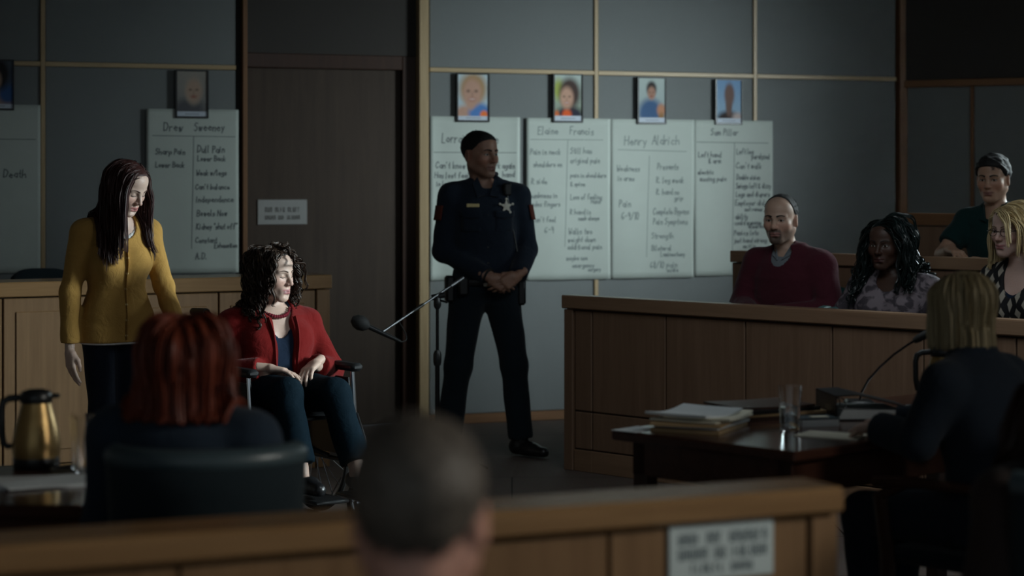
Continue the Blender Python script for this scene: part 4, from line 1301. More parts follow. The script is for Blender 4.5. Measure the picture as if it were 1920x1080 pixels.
SKIN = m_vcol('skin', .48, .35, .12, .05)
EYE = m_vcol('eye', .12, .5)
class Fig:
    def __init__(self, label, loc, rz, sex, J, head, skin, girth=1.0, limb=1.0, bust=None, lips=None, brow=(.03, .02, .015), beard=None, face=True, hands=(), shade=None, group=None, cat='person'):
        self.root = thing('person', label, cat, loc, rz, group)
        self.sex, self.J, self.skin = sex, J, np.array(skin)
        self.g, self.l = girth, limb
        self.hc = np.array(head['c'], float); self.hs = head.get('s', 1.0)
        self.hR = rot_zxy(radians(head.get('yaw', 0)), radians(head.get('pitch', 0)), radians(head.get('roll', 0)))
        self.down = head.get('down', False)
        m = sex == 'm'
        st = np.array(TORSO[sex]); st[:, 1] *= girth; st[:, 2] *= girth * (1.0 if girth < 1.1 else 1.06)
        P, N = J['pelvis'], J['neck']
        self.st, self.P, self.N = st, V3(*P), V3(*N)
        self.xd = J.get('xd', (1, 0, 0))
        B = [loft(P, N, self.xd, st, .04, 'torso')]
        fwd = V3(0, -1, 0)
        ax = unit(self.N - self.P)
        if bust:
            for q in (-1, 1):
                c = self.P + (self.N - self.P) * .60 + V3(*self.xd) * q * .072 * girth + fwd * (.075 * girth)
                B.append(ell(c, np.array([.062, .055, .058]) * bust, None, .05, 'torso'))
        if J.get('belly'):
            B.append(ell(self.P + (self.N - self.P) * .25 + fwd * .05, np.array([.15, .11, .13]) * J['belly'], None, .08, 'torso'))
        l = limb
        for q, nm in ((-1, 'r'), (1, 'l')):
            S, E_, Wp = (J[k + nm] for k in ('sh_', 'el_', 'wr_'))
            B.append(rc(self.N + ax * (-.005) + V3(*self.xd) * q * .03, S, .040 if m else .034, .050 * l if m else .043 * l, .04, 'shoulder'))
            B.append(rc(S, E_, (.056 if m else .047) * l, (.043 if m else .037) * l, .03, 'arm_' + nm))
            B.append(rc(E_, Wp, (.043 if m else .037) * l, (.029 if m else .024) * l, .02, 'fore_' + nm))
            H, K, A = (J[k + nm] for k in ('hip_', 'kn_', 'an_'))
            B.append(rc(H, K, (.088 if m else .086) * l, (.060 if m else .057) * l, .04, 'thigh'))
            B.append(rc(K, A, (.056 if m else .053) * l, (.038 if m else .034) * l, .03, 'calf'))
            a = V3(*A); fd = V3(*J.get('fd_' + nm, (0, -1, 0)))
            B.append(rc(a + fd * -.02 + V3(0, 0, -.045), a + fd * .15 + V3(0, 0, -.06), .034, .026, .03, 'foot'))
        nt_ = self.hc + self.hR @ (np.array([0, .022, -.065]) * self.hs)
        B.append(rc(self.N + V3(0, .0, -.03), nt_, .060 if m else .049, .054 if m else .045, .025, 'neck'))
        self.B = B
        self.H = head_prims(self.hc, self.hR, self.hs, sex, head.get('ears', True), 0, head.get('jaw', 1.0), face)
        prims = B + self.H
        self.hands = []
        lo, hi = bounds(prims, 0)
        ext = np.array([.115, .135, .145]) * self.hs
        fr = .0042 if face else .007
        ax_ = [axis(lo[i], hi[i], .017, [(self.hc[i] - ext[i], self.hc[i] + ext[i], fr)]) for i in range(3)]
        Vv, Ff = surface_nets(grid_field(prims, ax_), ax_)
        parts = [(Vv, Ff)]
        for hd in hands:
            hp = hand_prims(*hd)
            self.hands.append(hp)
            l2, h2 = bounds(hp, 0)
            a2 = [axis(l2[i], h2[i], .0037 if face else .005) for i in range(3)]
            parts.append(surface_nets(grid_field(hp, a2), a2))
        n = 0; VV, FF = [], []
        for v, f in parts:
            VV.append(v); FF.append(f + n); n += len(v)
        Vv, Ff = np.concatenate(VV), np.concatenate(FF)
        T = np.tile(self.skin, (len(Vv), 1))
        q = ((Vv - self.hc) @ self.hR) / self.hs
        def paint(mask, c):
            nonlocal T
            mk = np.clip(mask, 0, 1)[:, None]; T = T * (1 - mk) + np.array(c)[None] * mk
        def blob(cc, r, w=.5):
            return np.clip((1 + w - np.sqrt((((q - np.array(cc)) / np.array(r)) ** 2).sum(1))) / w, 0, 1)
        if face:
            warm = self.skin * np.array([1.08, .82, .80])
            for s_ in (-1, 1):
                paint(blob((s_ * .042, -.075, -.030), (.022, .03, .018), 1.2) * .5, warm)
                paint(blob((s_ * .08, .012, -.008), (.012, .03, .034), .6) * .45, warm)
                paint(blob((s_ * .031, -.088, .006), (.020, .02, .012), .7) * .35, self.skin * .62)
            paint(blob((0, -.112, -.034), (.014, .016, .012), 1.) * .4, warm)
            if beard is not None:
                bc, amt = beard
                zone = np.clip((-.044 - q[:, 2]) / .014, 0, 1) * np.clip((-.010 - q[:, 1]) / .02, 0, 1) * np.clip((q[:, 2] + .125) / .02, 0, 1) * (np.abs(q[:, 0]) < .075)
                paint(zone * amt * .55, bc)
                paint(np.maximum(blob((0, -.1, -.050), (.024, .03, .007), .5), np.maximum(blob((0, -.085, -.100), (.022, .03, .018), .5), np.maximum(blob((.024, -.09, -.07), (.006, .03, .022), .5), blob((-.024, -.09, -.07), (.006, .03, .022), .5)))) * amt, bc)
            lc = np.array(lips if lips is not None else self.skin * np.array([.95, .62, .62]))
            paint(np.maximum(blob((0, -.095, -.0620), (.025, .025, .0048), .4), blob((0, -.094, -.0737), (.020, .025, .0058), .4)) * (q[:, 1] < -.07), lc)
            paint(blob((0, -.096, -.0675), (.025, .025, .0014), .7) * (q[:, 1] < -.07) * .8, lc * .35)
        if shade: shade(paint, blob, q)
        o = bpy.data.objects.new('body', np_mesh('body', Vv, Ff, SKIN, T)); link(o, self.root)
        self.body = o
        if face: self.features(brow)
    def h2w(self, *v): return self.hc + self.hR @ (np.array(v) * self.hs)
    def surf(self, x, z):
        """front of the face at (x, z) of the head frame"""
        ys = np.linspace(-.135, -.02, 116)
        P = np.stack([self.h2w(x, y, z) for y in ys])
        d = feval(self.H, P)
        i = np.argmax(d < 0)
        if not (d < 0).any(): return -.08
        a, b = d[i - 1], d[i]
        return ys[i - 1] + (ys[i] - ys[i - 1]) * a / (a - b + 1e-9)
    def features(self, brow):
        bm_ = m_plain('eyebrow_hair', brow, .7)
        lash = m_plain('eyelash', (.012, .009, .008), .6)
        for q in (-1, 1):
            pts, rr = [], []
            for i in range(7):
                t = i / 6
                x = q * (.012 + .038 * t); z = .020 + .008 * sin(pi * min(1, t * .8)) - .004 * t
                pts.append(self.h2w(x, self.surf(x, z) - .0006, z)); rr.append((.0046 if self.sex == 'm' else .0026) * (1 - .55 * t) * self.hs)
            MB().tube(pts, rr, 6).build('eyebrow', bm_, self.root, True)
            if not self.down:
                me = MB()
                x0, zc = q * .031, .000
                N1, N2 = 14, 6
                def lid(u, v):
                    a = (u - .5) * 2
                    x = x0 + a * .0135; hgt = .0056 * (1 - a * a) ** .8
                    z = zc + (v - .45) * 2 * hgt * (.9 if v < .45 else 1.0)
                    return self.h2w(x, self.surf(x, z) - .0007, z)
                me.sheet(lid, N1, N2)
                mesh = me.mesh('eye', EYE, True)
                co = np.array([v.co[:] for v in mesh.vertices]); p = ((co - self.hc) @ self.hR) / self.hs
                r = np.sqrt((p[:, 0] - x0 - .001) ** 2 + (p[:, 2] - zc) ** 2)
                Cc = np.where((r < .0058)[:, None], np.array([[.035, .02, .012]]), np.array([[.50, .46, .42]]))
                Cc = np.where((r < .0024)[:, None], .004, Cc)
                at = mesh.color_attributes.new('tone', 'FLOAT_COLOR', 'POINT'); at.data.foreach_set('color', np.concatenate([Cc, np.ones((len(Cc), 1))], 1).astype(F32).ravel())
                link(bpy.data.objects.new('eye', mesh), self.root)
            pts = []
            for i in range(9):
                a = (i / 8 - .5) * 2
                x = q * .031 + a * .0145
                z = (.0052 * (1 - a * a) if not self.down else -.0065 + .0035 * a * a)
                pts.append(self.h2w(x, self.surf(x, z) - .001, z))
            MB().tube(pts, .0016 * self.hs, 5).build('eyelash', lash, self.root, True)
    # ---- clothes
    def sel(self, *tags): return [p for p in self.B if p['tag'] in tags]
    def seg(self, tag):
        p = self.sel(tag)[0]; return p
    def torso_at(self, t, x=0.0, y=0.0): return self.P + (self.N - self.P) * t + V3(*self.xd) * x + V3(0, 1, 0) * y
    def top(self, name, mat, off=.012, hem=-.08, sleeve=.95, neck=(.062, .075, .05, .02), fold=.003, extra=(), res=.0075, seed=0.0, flare=0.0, ffreq=24., label=None, legs=False):
        """shirt, cardigan or jacket: torso, shoulders and sleeves; neck = radii of the neck hole (x, y, z) and how far it drops in front"""
        st = self.st.copy(); st[0, 1:3] = st[1, 1:3] * 1.0; st[0, 0] = min(st[0, 0], hem - .05)
        if flare: st[:, 1:3] *= (1 + flare * np.clip(.4 - st[:, :1], 0, .6))
        pr = [loft(self.P, self.N, self.xd, st, .04, 'torso', lo=hem)]
        pr += [p for p in self.sel('torso') if p['t'] == 'ell'] + self.sel('shoulder')
        for nm in ('r', 'l'):
            pr.append(self.seg('arm_' + nm))
            f = dict(self.seg('fore_' + nm))
            if sleeve > 0:
                f['b'] = f['a'] + (f['b'] - f['a']) * sleeve; f['rb'] = f['rb'] + .006; f['flat'] = 2
                pr.append(f)
            else:
                a = dict(pr.pop()); a['b'] = a['a'] + (a['b'] - a['a']) * (1 + sleeve); a['flat'] = 2; a['rb'] = a['ra'] + .004; pr.append(a)
        if neck:
            pr.append(ell(self.N + V3(0, -.012 - neck[3] * .5, .035 - neck[3]), (neck[0], neck[1], neck[2] + neck[3]), None, .006, 'cut', 's'))
        if legs: pr += self.sel('thigh') + [half(self.P - self.N, self.P + (self.N - self.P) * hem, .006)]
        pr += list(extra)
        self.top_pr, self.top_off = pr, off
        return sculpt(name, pr, mat, self.root, res, off, fold, ffreq, seed, label)
    def trousers(self, name, mat, off=.012, waist=.16, end=.96, fold=.003, res=.0115, seed=1.0, flare=.012):
        pr = [loft(self.P, self.N, self.xd, self.st, .05, 'torso', hi=waist)] + self.sel('thigh')
        for p in self.sel('calf'):
            c = dict(p); c['b'] = c['a'] + (c['b'] - c['a']) * end; c['rb'] = c['rb'] + flare; c['flat'] = 2; pr.append(c)
        return sculpt(name, pr, mat, self.root, res, off, fold, 20., seed)
    def shoes(self, mat, low=False, res=.0085):
        for q, nm in ((-1, 'r'), (1, 'l')):
            A = V3(*self.J['an_' + nm]); fd = unit(V3(*self.J.get('fd_' + nm, (0, -1, 0))))
            sole = A[2] - .085
            pr = [rc(A + fd * -.035 + V3(0, 0, -.045), A + fd * .09 + V3(0, 0, -.052), .040, .040, .03), rc(A + fd * .06 + V3(0, 0, -.056), A + fd * .17 + V3(0, 0, -.060), .043, .032, .03)]
            if not low: pr.append(rc(A + fd * -.015 + V3(0, 0, -.03), A + V3(0, 0, .02), .045, .045, .03))
            else: pr.append(ell(A + fd * .035 + V3(0, 0, .012), (.04, .05, .045), None, .01, '', 's'))
            pr.append(half((0, 0, -1), (0, 0, sole), .004))
            sculpt('shoe', pr, mat, self.root, res)
    def front(self, x, z, prims=None, off=None):
        """front surface of the upper garment at (x, z) of the person's frame"""
        prims = prims or self.top_pr; off = self.top_off if off is None else off
        ys = np.linspace(-.42, .15, 220)
        d = feval(prims, np.stack([np.full(220, x), ys, np.full(220, z)], 1), off)
        i = np.argmax(d < 0)
        return ys[i] if (d < 0).any() else -.1
    # ---- hair
    def cap(self, mat, line, puff=.010, name='hair', res=.0045, fold=.0015, extra=(), f=70., taper=.014):
        """hair lying on the skull; line = [(y, z)] lower edge of the hair in the head frame"""
        s = self.hs
        pr = [ell(self.h2w(0, .016, .036), np.array([.075, .096, .083]) * s + puff, self.hR, .01), ell(self.h2w(0, -.030, .056), np.array([.062, .060, .050]) * s + puff * .8, self.hR, .02)] + list(extra)
        lo, hi = bounds(pr, 0)
        ax = [axis(lo[i], hi[i], res) for i in range(3)]
        D = grid_field(pr, ax, 0, (lambda P: fold * waves(P, f, 1.)) if fold else None)
        g = np.meshgrid(*ax, indexing='ij'); P = np.stack([q.ravel() for q in g], 1)
        q = ((P - self.hc) @ self.hR) / s
        ly = np.array(line)
        cut = (np.interp(q[:, 1], ly[:, 0], ly[:, 1]) - q[:, 2]) * s
        if ly.shape[1] > 2:   # widow's peak or bald crown: deeper cut near the middle
            cut = np.maximum(cut, (np.interp(q[:, 1], ly[:, 0], ly[:, 2]) - q[:, 2]) * s * (np.abs(q[:, 0]) < .045))
        D = comb(D, -cut.reshape(D.shape), taper, 's')
        Vv, Ff = surface_nets(D, ax)
        return (Vv, Ff)
    def hair(self, mat, line, strands=(), puff=.010, label=None, fold=.0015, capup=0.0, **kw):
        """cap plus strands, one mesh"""
        Vv, Ff = self.cap(mat, [(y_, z_ + (capup if y_ < -.015 else 0)) for (y_, z_) in line], puff, fold=fold, **kw)
        VV, FF = [Vv], [Ff]; n = len(Vv)
        for st in strands:
            v, f = self.strands(**st)
            VV.append(v); FF.append(f + n); n += len(v)
        o = bpy.data.objects.new('hair', np_mesh('hair', np.concatenate(VV), np.concatenate(FF), mat)); link(o, self.root)
        if label: o['label'] = label
        return o
    def strands(self, n=200, kids=7, length=.3, line=((-.08, .06), (0, .0), (.09, -.05)), part=0.0, comb_=.5, back=.25, vol=(.006, .03), r=.0019, mass=.0055, lock=.015, wave=0.0, wfreq=60., curl=0.0, seed=3, grav=.35, step=.016, guard=((0, -.085, -.035), (.060, .065, .085)), jitter=.10, tip=.35, clear=.014, lvar=.15, tuck=0.0, sides=3, up=0.0, smooth=2, mess=1.0, cutz=None):
        """guide locks fall over head, neck and shoulders; each carries a core and fine strands"""
        rg = np.random.default_rng(seed)
        s = self.hs
        ly = np.array(line)
        roots = []
        while len(roots) < n:
            d = rg.normal(size=3); d /= np.linalg.norm(d)
            p = np.array([0, .016, .036]) + d * np.array([.076, .097, .084])
            if p[2] > np.interp(p[1], ly[:, 0], ly[:, 1]): roots.append(p)
        Rt = np.array(roots)
        Pw = self.hc + (Rt * s) @ self.hR.T
        sd = np.sign(Rt[:, 0] - part + 1e-6)
        nrm = unit_rows((Rt - np.array([0, .016, .036])) / np.array([.076, .097, .084]) ** 2)
        D = np.stack([sd * comb_ * np.interp(Rt[:, 1], [-.085, -.03, .07], [1.7, 1, .10]), np.full(n, back), up - .45 * np.interp(Rt[:, 1], [-.04, .05], [.05, 1])], 1) + rg.normal(size=(n, 3)) * jitter * mess
        D = unit_rows(D - nrm * (D * nrm).sum(1, keepdims=True)) + nrm * .06
        D = unit_rows(D) @ self.hR.T
        clr = rg.uniform(vol[0], vol[1], n)
        col_pr = self.H[:7] + [p for p in self.B if p['tag'] in ('neck', 'torso', 'shoulder', 'arm_l', 'arm_r')]
        if guard: col_pr = col_pr + [ell(self.h2w(*guard[0]), np.array(guard[1]) * s, self.hR, .02)]
        Ln = length * (1 + rg.uniform(-lvar, lvar, n)) if np.isscalar(length) else length(Rt, rg)
        steps = int(np.max(Ln) / step) + 1
        zc = self.hc[2] + cutz + rg.uniform(-.006, .006, n) if cutz is not None else None
        path = [Pw.copy()]
        pos = Pw.copy(); dr = D.copy()
        G = np.array([0, 0, -1.0])
        for i in range(steps):
            gw = min(1.0, grav * (1 + i * .35))
            dr = unit_rows(dr * (1 - gw * .5) + G * gw * .5 + (rg.normal(size=(n, 3)) * .02 * mess))
            if tuck: dr = unit_rows(dr + tuck * unit_rows((self.hc + np.array([0, .0, -.2])) - pos) * (i / steps) ** 2)
            adv = np.clip(Ln / step - i, 0.02, 1)[:, None]
            if cutz is not None: adv = np.where((pos[:, 2] < zc)[:, None], .01, adv)
            pos = pos + dr * step * adv
            need = np.maximum(clr * min(1, .4 + i * .2), .003) + (clear if i > 5 else 0)
            d = feval(col_pr, pos)
            bad = (d < need) | ((pos[:, 2] > self.hc[2] - .05 * s) & (i < 14))
            if bad.any():
                Pb = pos[bad]; e = 1e-3
                g = np.stack([feval(col_pr, Pb + np.eye(3)[k] * e) - d[bad] for k in range(3)], 1)
                g = unit_rows(g)
                pos[bad] = Pb + g * np.clip((need[bad] - d[bad]) * np.where(need[bad] > d[bad], 1.0, .6), -.02, .03)[:, None]
            if guard:
                ql = ((pos - self.hc) @ self.hR) / s
                gx = guard[1][0]
                fr_ = (ql[:, 1] < -.040) & (ql[:, 2] < .068) & (ql[:, 2] > -.13) & (np.abs(ql[:, 0]) < gx)
                if fr_.any():
                    ql[fr_, 0] += (sd[fr_] * (gx + .004) - ql[fr_, 0]) * .45
                    ql[fr_, 1] += .007
                    pos[fr_] = self.hc + (ql[fr_] * s) @ self.hR.T
            path.append(pos.copy())
        path = np.stack(path, 1)      # n, m, 3
        for _ in range(smooth):
            path[:, 1:-1] = path[:, :-2] * .25 + path[:, 1:-1] * .5 + path[:, 2:] * .25
        m_ = path.shape[1]
        tt = np.arange(m_) * step
        u = np.arange(m_) / (m_ - 1)
        env = np.clip(tt / .06, 0, 1)
        dr = unit_rows((path[:, -1] - path[:, 0]))
        side = unit_rows(np.cross(dr, np.array([0, 1, 0]) + rg.normal(size=(n, 3)) * .3)); s2 = np.cross(dr, side)
        ph = rg.uniform(0, 6.28, n)
        def swirl(pa, sd_, s2_, ph_, wa, cu):
            if wa: pa = pa + (np.sin(tt[None] * wfreq + ph_[:, None]) * env)[..., None] * sd_[:, None] * wa
            if cu: pa = pa + (np.sin(tt[None] * wfreq + ph_[:, None]) * env)[..., None] * sd_[:, None] * cu + (np.cos(tt[None] * wfreq + ph_[:, None]) * env)[..., None] * s2_[:, None] * cu
            return pa
        guide = swirl(path, side, s2, ph, wave, curl)
        out = []
        if mass: out.append((guide, np.full(n, mass) * rg.uniform(.8, 1.15, n), 3))
        if kids:
            K_ = n * kids
            gi = np.repeat(np.arange(n), kids)
            ang = rg.uniform(0, 6.28, K_); rad_ = lock * np.sqrt(rg.uniform(.15, 1, K_))
            offv = np.cos(ang)[:, None] * side[gi] + np.sin(ang)[:, None] * s2[gi]
            conv = (1 - .45 * u ** 1.5)
            phk = ph[gi] + rg.normal(size=K_) * (.35 if curl or wave else 1)
            ch = swirl(path[gi] + offv[:, None] * rad_[:, None, None] * conv[None, :, None], side[gi], s2[gi], phk, wave, curl)
            ch = ch + (np.sin(tt[None] * 26 + rg.uniform(0, 6.28, K_)[:, None]) * env)[..., None] * side[gi][:, None] * .0018 * mess
            out.append((ch, r * rg.uniform(.7, 1.25, K_), 2))
        VV, FF, base0 = [], [], 0
        prof = np.where(u < .15, .6 + u / .15 * .4, 1 - (1 - tip) * np.clip((u - .4) / .6, 0, 1) ** 1.5); prof[-1] *= .3
        for pa, rad, K in out:
            N_ = len(pa)
            tg = np.gradient(pa, axis=1); tg = tg / np.maximum(np.linalg.norm(tg, axis=2, keepdims=True), 1e-6)
            a = np.cross(tg, np.array([.31, .83, .22])); a /= np.maximum(np.linalg.norm(a, axis=2, keepdims=True), 1e-6)
            b = np.cross(tg, a)
            if K == 2:      # fine hairs: flat ribbons
                th = rg.uniform(0, 3.14, N_)[:, None, None]
                e_ = (a * np.cos(th) + b * np.sin(th)) * (rad * 1.25)[:, None, None] * prof[None, :, None]
                Vv = np.stack([pa - e_, pa + e_], 2)
                i0 = (np.arange(N_)[:, None] * m_ + np.arange(m_ - 1)[None]) * 2
                Ff = np.stack([i0, i0 + 1, i0 + 3, i0 + 2], -1).reshape(-1, 4)
                VV.append(Vv.reshape(-1, 3)); FF.append(Ff + base0); base0 += len(VV[-1])
                continue
            w = np.arange(K) * 2 * pi / K
            Vv = pa[:, :, None] + rad[:, None, None, None] * prof[None, :, None, None] * (a[:, :, None] * np.cos(w)[None, None, :, None] + b[:, :, None] * np.sin(w)[None, None, :, None])
            base = (np.arange(N_)[:, None, None] * m_ + np.arange(m_ - 1)[None, :, None]) * K
            k0 = np.arange(K)[None, None]; k1 = (k0 + 1) % K
            Ff = np.stack([base + k0, base + k1, base + K + k1, base + K + k0], -1).reshape(-1, 4)
            VV.append(Vv.reshape(-1, 3)); FF.append(Ff + base0); base0 += len(VV[-1])
        return np.concatenate(VV), np.concatenate(FF)
def unit_rows(a): return a / np.maximum(np.linalg.norm(a, axis=-1, keepdims=True), 1e-9)

def m_hair(name, c0, c1, rough=.5):
    m, nt, bs = new_mat(name)
    v = coords(nt, (60, 60, 8), False)
    n = nd(nt, 'ShaderNodeTexNoise'); setin(n, Scale=1.0, Detail=4.0)
    nt.links.new(v, n.inputs['Vector'])
    mx = nd(nt, 'ShaderNodeMix', data_type='RGBA'); mx.inputs[6].default_value = rgb(c0); mx.inputs[7].default_value = rgb(c1)
    nt.links.new(n.outputs['Fac'], mx.inputs[0]); nt.links.new(mx.outputs[2], bs.inputs['Base Color'])
    bs.inputs['Roughness'].default_value = rough; bs.inputs['Specular IOR Level'].default_value = .35
    bump(nt, bs, n.outputs['Fac'], .5, .004)
    return m

def stand_joints(k=1.0, **kw):
    J = dict(pelvis=(0, 0, .93), neck=(0, .01, 1.45), hip_r=(-.09, 0, .90), hip_l=(.09, 0, .90), kn_r=(-.10, -.01, .50), kn_l=(.10, -.01, .50), an_r=(-.10, .02, .085), an_l=(.10, .02, .085),
             sh_r=(-.18, .01, 1.40), sh_l=(.18, .01, 1.40), el_r=(-.23, .03, 1.12), el_l=(.23, .03, 1.12), wr_r=(-.24, -.03, .87), wr_l=(.24, -.03, .87))
    J = {a: tuple(x * k for x in b) for a, b in J.items()}
    J.update(kw); return J
def sit_joints(seat=.46, pz=.07, tl=.50, w=.18, lean=0.0, hipw=.09, floor=0.0, **kw):
    p = seat + pz; n = p + tl
    J = dict(pelvis=(0, .04, p), neck=(0, .04 + lean, n), hip_r=(-hipw, .02, p), hip_l=(hipw, .02, p), kn_r=(-hipw - .03, -.42, p + .02), kn_l=(hipw + .03, -.42, p + .02),
             an_r=(-hipw - .02, -.44, floor + .085), an_l=(hipw + .02, -.44, floor + .085), sh_r=(-w, .04 + lean * .9, n - .05), sh_l=(w, .04 + lean * .9, n - .05),
             el_r=(-w - .06, .02, n - .30), el_l=(w + .06, .02, n - .30), wr_r=(-.10, -.22, p + .10), wr_l=(.10, -.22, p + .10))
    J.update(kw); return J

# ------------------------------------------------------------------ the people
CL = {}
CL['mustard'] = m_cloth('mustard_knit', (.35, .195, .050), (.44, .255, .075), weave=500, fold=.35, fscale=12)
CL['jeans'] = m_cloth('dark_denim', (.008, .011, .019), weave=600)
CL['white_tee'] = m_cloth('white_cotton', (.6, .58, .56))
CL['red_knit'] = m_cloth('red_knit', (.115, .0065, .0065), (.17, .011, .010), weave=420, fold=.4, fscale=11)
CL['navy_top'] = m_cloth('navy_jersey', (.010, .018, .035))
CL['teal_trouser'] = m_cloth('deep_blue_cotton', (.0035, .0095, .015), weave=600, fold=.4, sheen=0)
CL['uniform'] = m_cloth('navy_uniform', (.013, .019, .030), weave=700, fold=.45, fscale=8, sheen=.1)
CL['uniform_leg'] = m_cloth('black_uniform', (.010, .015, .020), weave=700, fold=.3, sheen=.1)
CL['maroon'] = m_cloth('maroon_fleece', (.062, .014, .022), (.085, .020, .030), weave=300, fold=.5, fscale=8, sheen=.12)
CL['grey_shirt'] = m_cloth('grey_shirt', (.16, .18, .20))
CL['green_polo'] = m_cloth('dark_green_polo', (.007, .026, .026), weave=500)
CL['dark_suit'] = m_cloth('dark_navy_suit', (.018, .024, .034), (.024, .032, .044), weave=700, fold=.25)
CL['slate_jacket'] = m_cloth('slate_blue_jacket', (.020, .030, .045), weave=600, fold=.25)
CL['brown_coat'] = m_cloth('dark_brown_coat', (.030, .022, .020), weave=500)
CL['black_leather'] = m_plain('black_leather', (.012, .012, .013), .32)
CL['gold'] = m_plain('brass', (.70, .58, .28), .5, .15)
CL['silver'] = m_plain('silver_badge', (.62, .60, .52), .6, .2)
CL['patch'] = m_plain('orange_patch', (.10, .018, .008), .9)
CL['beads'] = m_plain('maroon_beads', (.16, .02, .03), .15)

def patterned(name, base, spot, scale, kind):
    m, nt, bs = new_mat(name)
    v = coords(nt, (1, 1, 1), False)
    if kind == 'floral':
        n = nd(nt, 'ShaderNodeTexNoise'); setin(n, Scale=scale, Detail=3.0, Distortion=1.2)
        nt.links.new(v, n.inputs['Vector'])
        r = nd(nt, 'ShaderNodeValToRGB'); r.color_ramp.elements[0].position = .44; r.color_ramp.elements[1].position = .54
        fac = n.outputs['Fac']
    else:
        wob = nd(nt, 'ShaderNodeTexNoise'); setin(wob, Scale=7.0, Detail=2.0); nt.links.new(v, wob.inputs['Vector'])
        sx = nd(nt, 'ShaderNodeSeparateXYZ'); nt.links.new(v, sx.inputs[0])
        def mt(op, a_, b_=None, c_=None):
            n_ = nd(nt, 'ShaderNodeMath', operation=op)
            for i_, q_ in enumerate((a_, b_, c_)):
                if q_ is None: continue
                if isinstance(q_, (int, float)): n_.inputs[i_].default_value = q_
                else: nt.links.new(q_, n_.inputs[i_])
            return n_.outputs[0]
        uu = mt('MULTIPLY_ADD', sx.outputs[0], scale, mt('MULTIPLY', wob.outputs['Fac'], .9))
        row = mt('FLOOR', uu)
        vv = mt('MULTIPLY_ADD', sx.outputs[2], scale * .52, mt('MULTIPLY_ADD', row, .5, mt('MULTIPLY', wob.outputs['Fac'], .7)))
        fac = mt('ADD', mt('ABSOLUTE', mt('SUBTRACT', mt('FRACT', uu), .5)), mt('ABSOLUTE', mt('SUBTRACT', mt('FRACT', vv), .5)))
        r = nd(nt, 'ShaderNodeValToRGB'); r.color_ramp.elements[0].position = .33; r.color_ramp.elements[1].position = .42
    r.color_ramp.elements[0].color = rgb(spot); r.color_ramp.elements[1].color = rgb(base)
    nt.links.new(fac, r.inputs['Fac']); nt.links.new(r.outputs['Color'], bs.inputs['Base Color'])
    bs.inputs['Roughness'].default_value = .75; bs.inputs['Specular IOR Level'].default_value = .25
    f = nd(nt, 'ShaderNodeTexNoise'); setin(f, Scale=10.0, Detail=3.0); nt.links.new(v, f.inputs['Vector'])
    bump(nt, bs, f.outputs['Fac'], .35, .03)
    return m
CL['floral'] = patterned('mauve_floral_blouse', (.20, .165, .185), (.06, .05, .06), 16.0, 'floral')
CL['diamond'] = patterned('black_cream_diamonds', (.012, .012, .013), (.34, .31, .26), 24.0, 'diamond')

HR = {}
HR['auburn'] = m_hair('auburn_hair', (.020, .0065, .006), (.050, .015, .012))
HR['brown_curl'] = m_hair('brown_curly_hair', (.016, .009, .006), (.045, .024, .014))
HR['black'] = m_hair('black_hair', (.005, .005, .005), (.012, .011, .011), .75)
HR['black_gloss'] = m_hair('glossy_black_hair', (.003, .006, .006), (.008, .016, .016), .28)
HR['blonde'] = m_hair('blonde_hair', (.34, .24, .11), (.56, .44, .25))
HR['ash_blonde'] = m_hair('ash_blonde_hair', (.30, .23, .12), (.50, .40, .24))
HR['red'] = m_hair('copper_red_hair', (.060, .015, .009), (.27, .048, .018))
HR['short_brown'] = m_hair('short_brown_hair', (.062, .050, .040), (.135, .112, .090), .6)
HR['dark_brown'] = m_hair('dark_brown_hair', (.020, .010, .007), (.04, .02, .013))
HR['salt'] = m_hair('greying_dark_hair', (.014, .014, .015), (.04, .04, .04), .75)

def buttons(fig, xs_z, mat, r=.006):
    for (x, z) in xs_z:
        y = fig.front(x, z)
        MB().lathe([(0, 0), (r, 0), (r, .003), (0, .004)], (0, 0, 0), 12, Matrix.Translation((x, y + .001, z)) @ Matrix.Rotation(pi / 2, 4, 'X')).build('button', mat, fig.root, True)

# --- woman in the mustard cardigan, standing
J = stand_joints(.965, pelvis=(0, .0, .895), neck=(0, -.015, 1.375), hip_r=(-.082, 0, .87), hip_l=(.082, 0, .87), kn_r=(-.072, -.01, .49), kn_l=(.072, -.01, .49), an_r=(-.12, .02, .085), an_l=(.12, .0, .085),
    sh_r=(-.162, .0, 1.325), sh_l=(.162, .0, 1.325), el_r=(-.215, .03, 1.05), wr_r=(-.235, -.02, .79), el_l=(.235, -.01, 1.06), wr_l=(.215, -.19, .90))
p = Fig('woman in a mustard cardigan standing with bowed head', (-1.855, 9.6, 0), radians(33), 'f', J, dict(c=(.012, -.095, 1.535), yaw=25, pitch=28, s=1.0, down=True), (.54, .385, .315), bust=.92, girth=.94, limb=.95, lips=(.42, .16, .15), brow=(.05, .02, .015),
        hands=[((-.235, -.02, .775), (.0, -.12, -1), (1, .15, 0), -1, .28, .93), ((.215, -.20, .89), (.1, -.5, -.75), (-.7, -.1, -.3), 1, .45, .93)])
p.top('tee_shirt', CL['white_tee'], .006, hem=-.19, sleeve=.4, neck=(.07, .085, .06, .03), fold=0, res=.009, legs=True)
p.top('cardigan', CL['mustard'], .013, hem=-.17, sleeve=.97, neck=(.070, .085, .055, .045), fold=.0030, seed=.6, legs=True)
zs = [.845 + .072 * i for i in range(7)]
pl = MB()
pts = [(0.0, p.front(0, z_) - .002, z_) for z_ in np.linspace(.825, 1.30, 26)]
pl.tube(pts, .012, 6, flat=.3)
pl.build('button_placket', CL['mustard'], p.root, True)
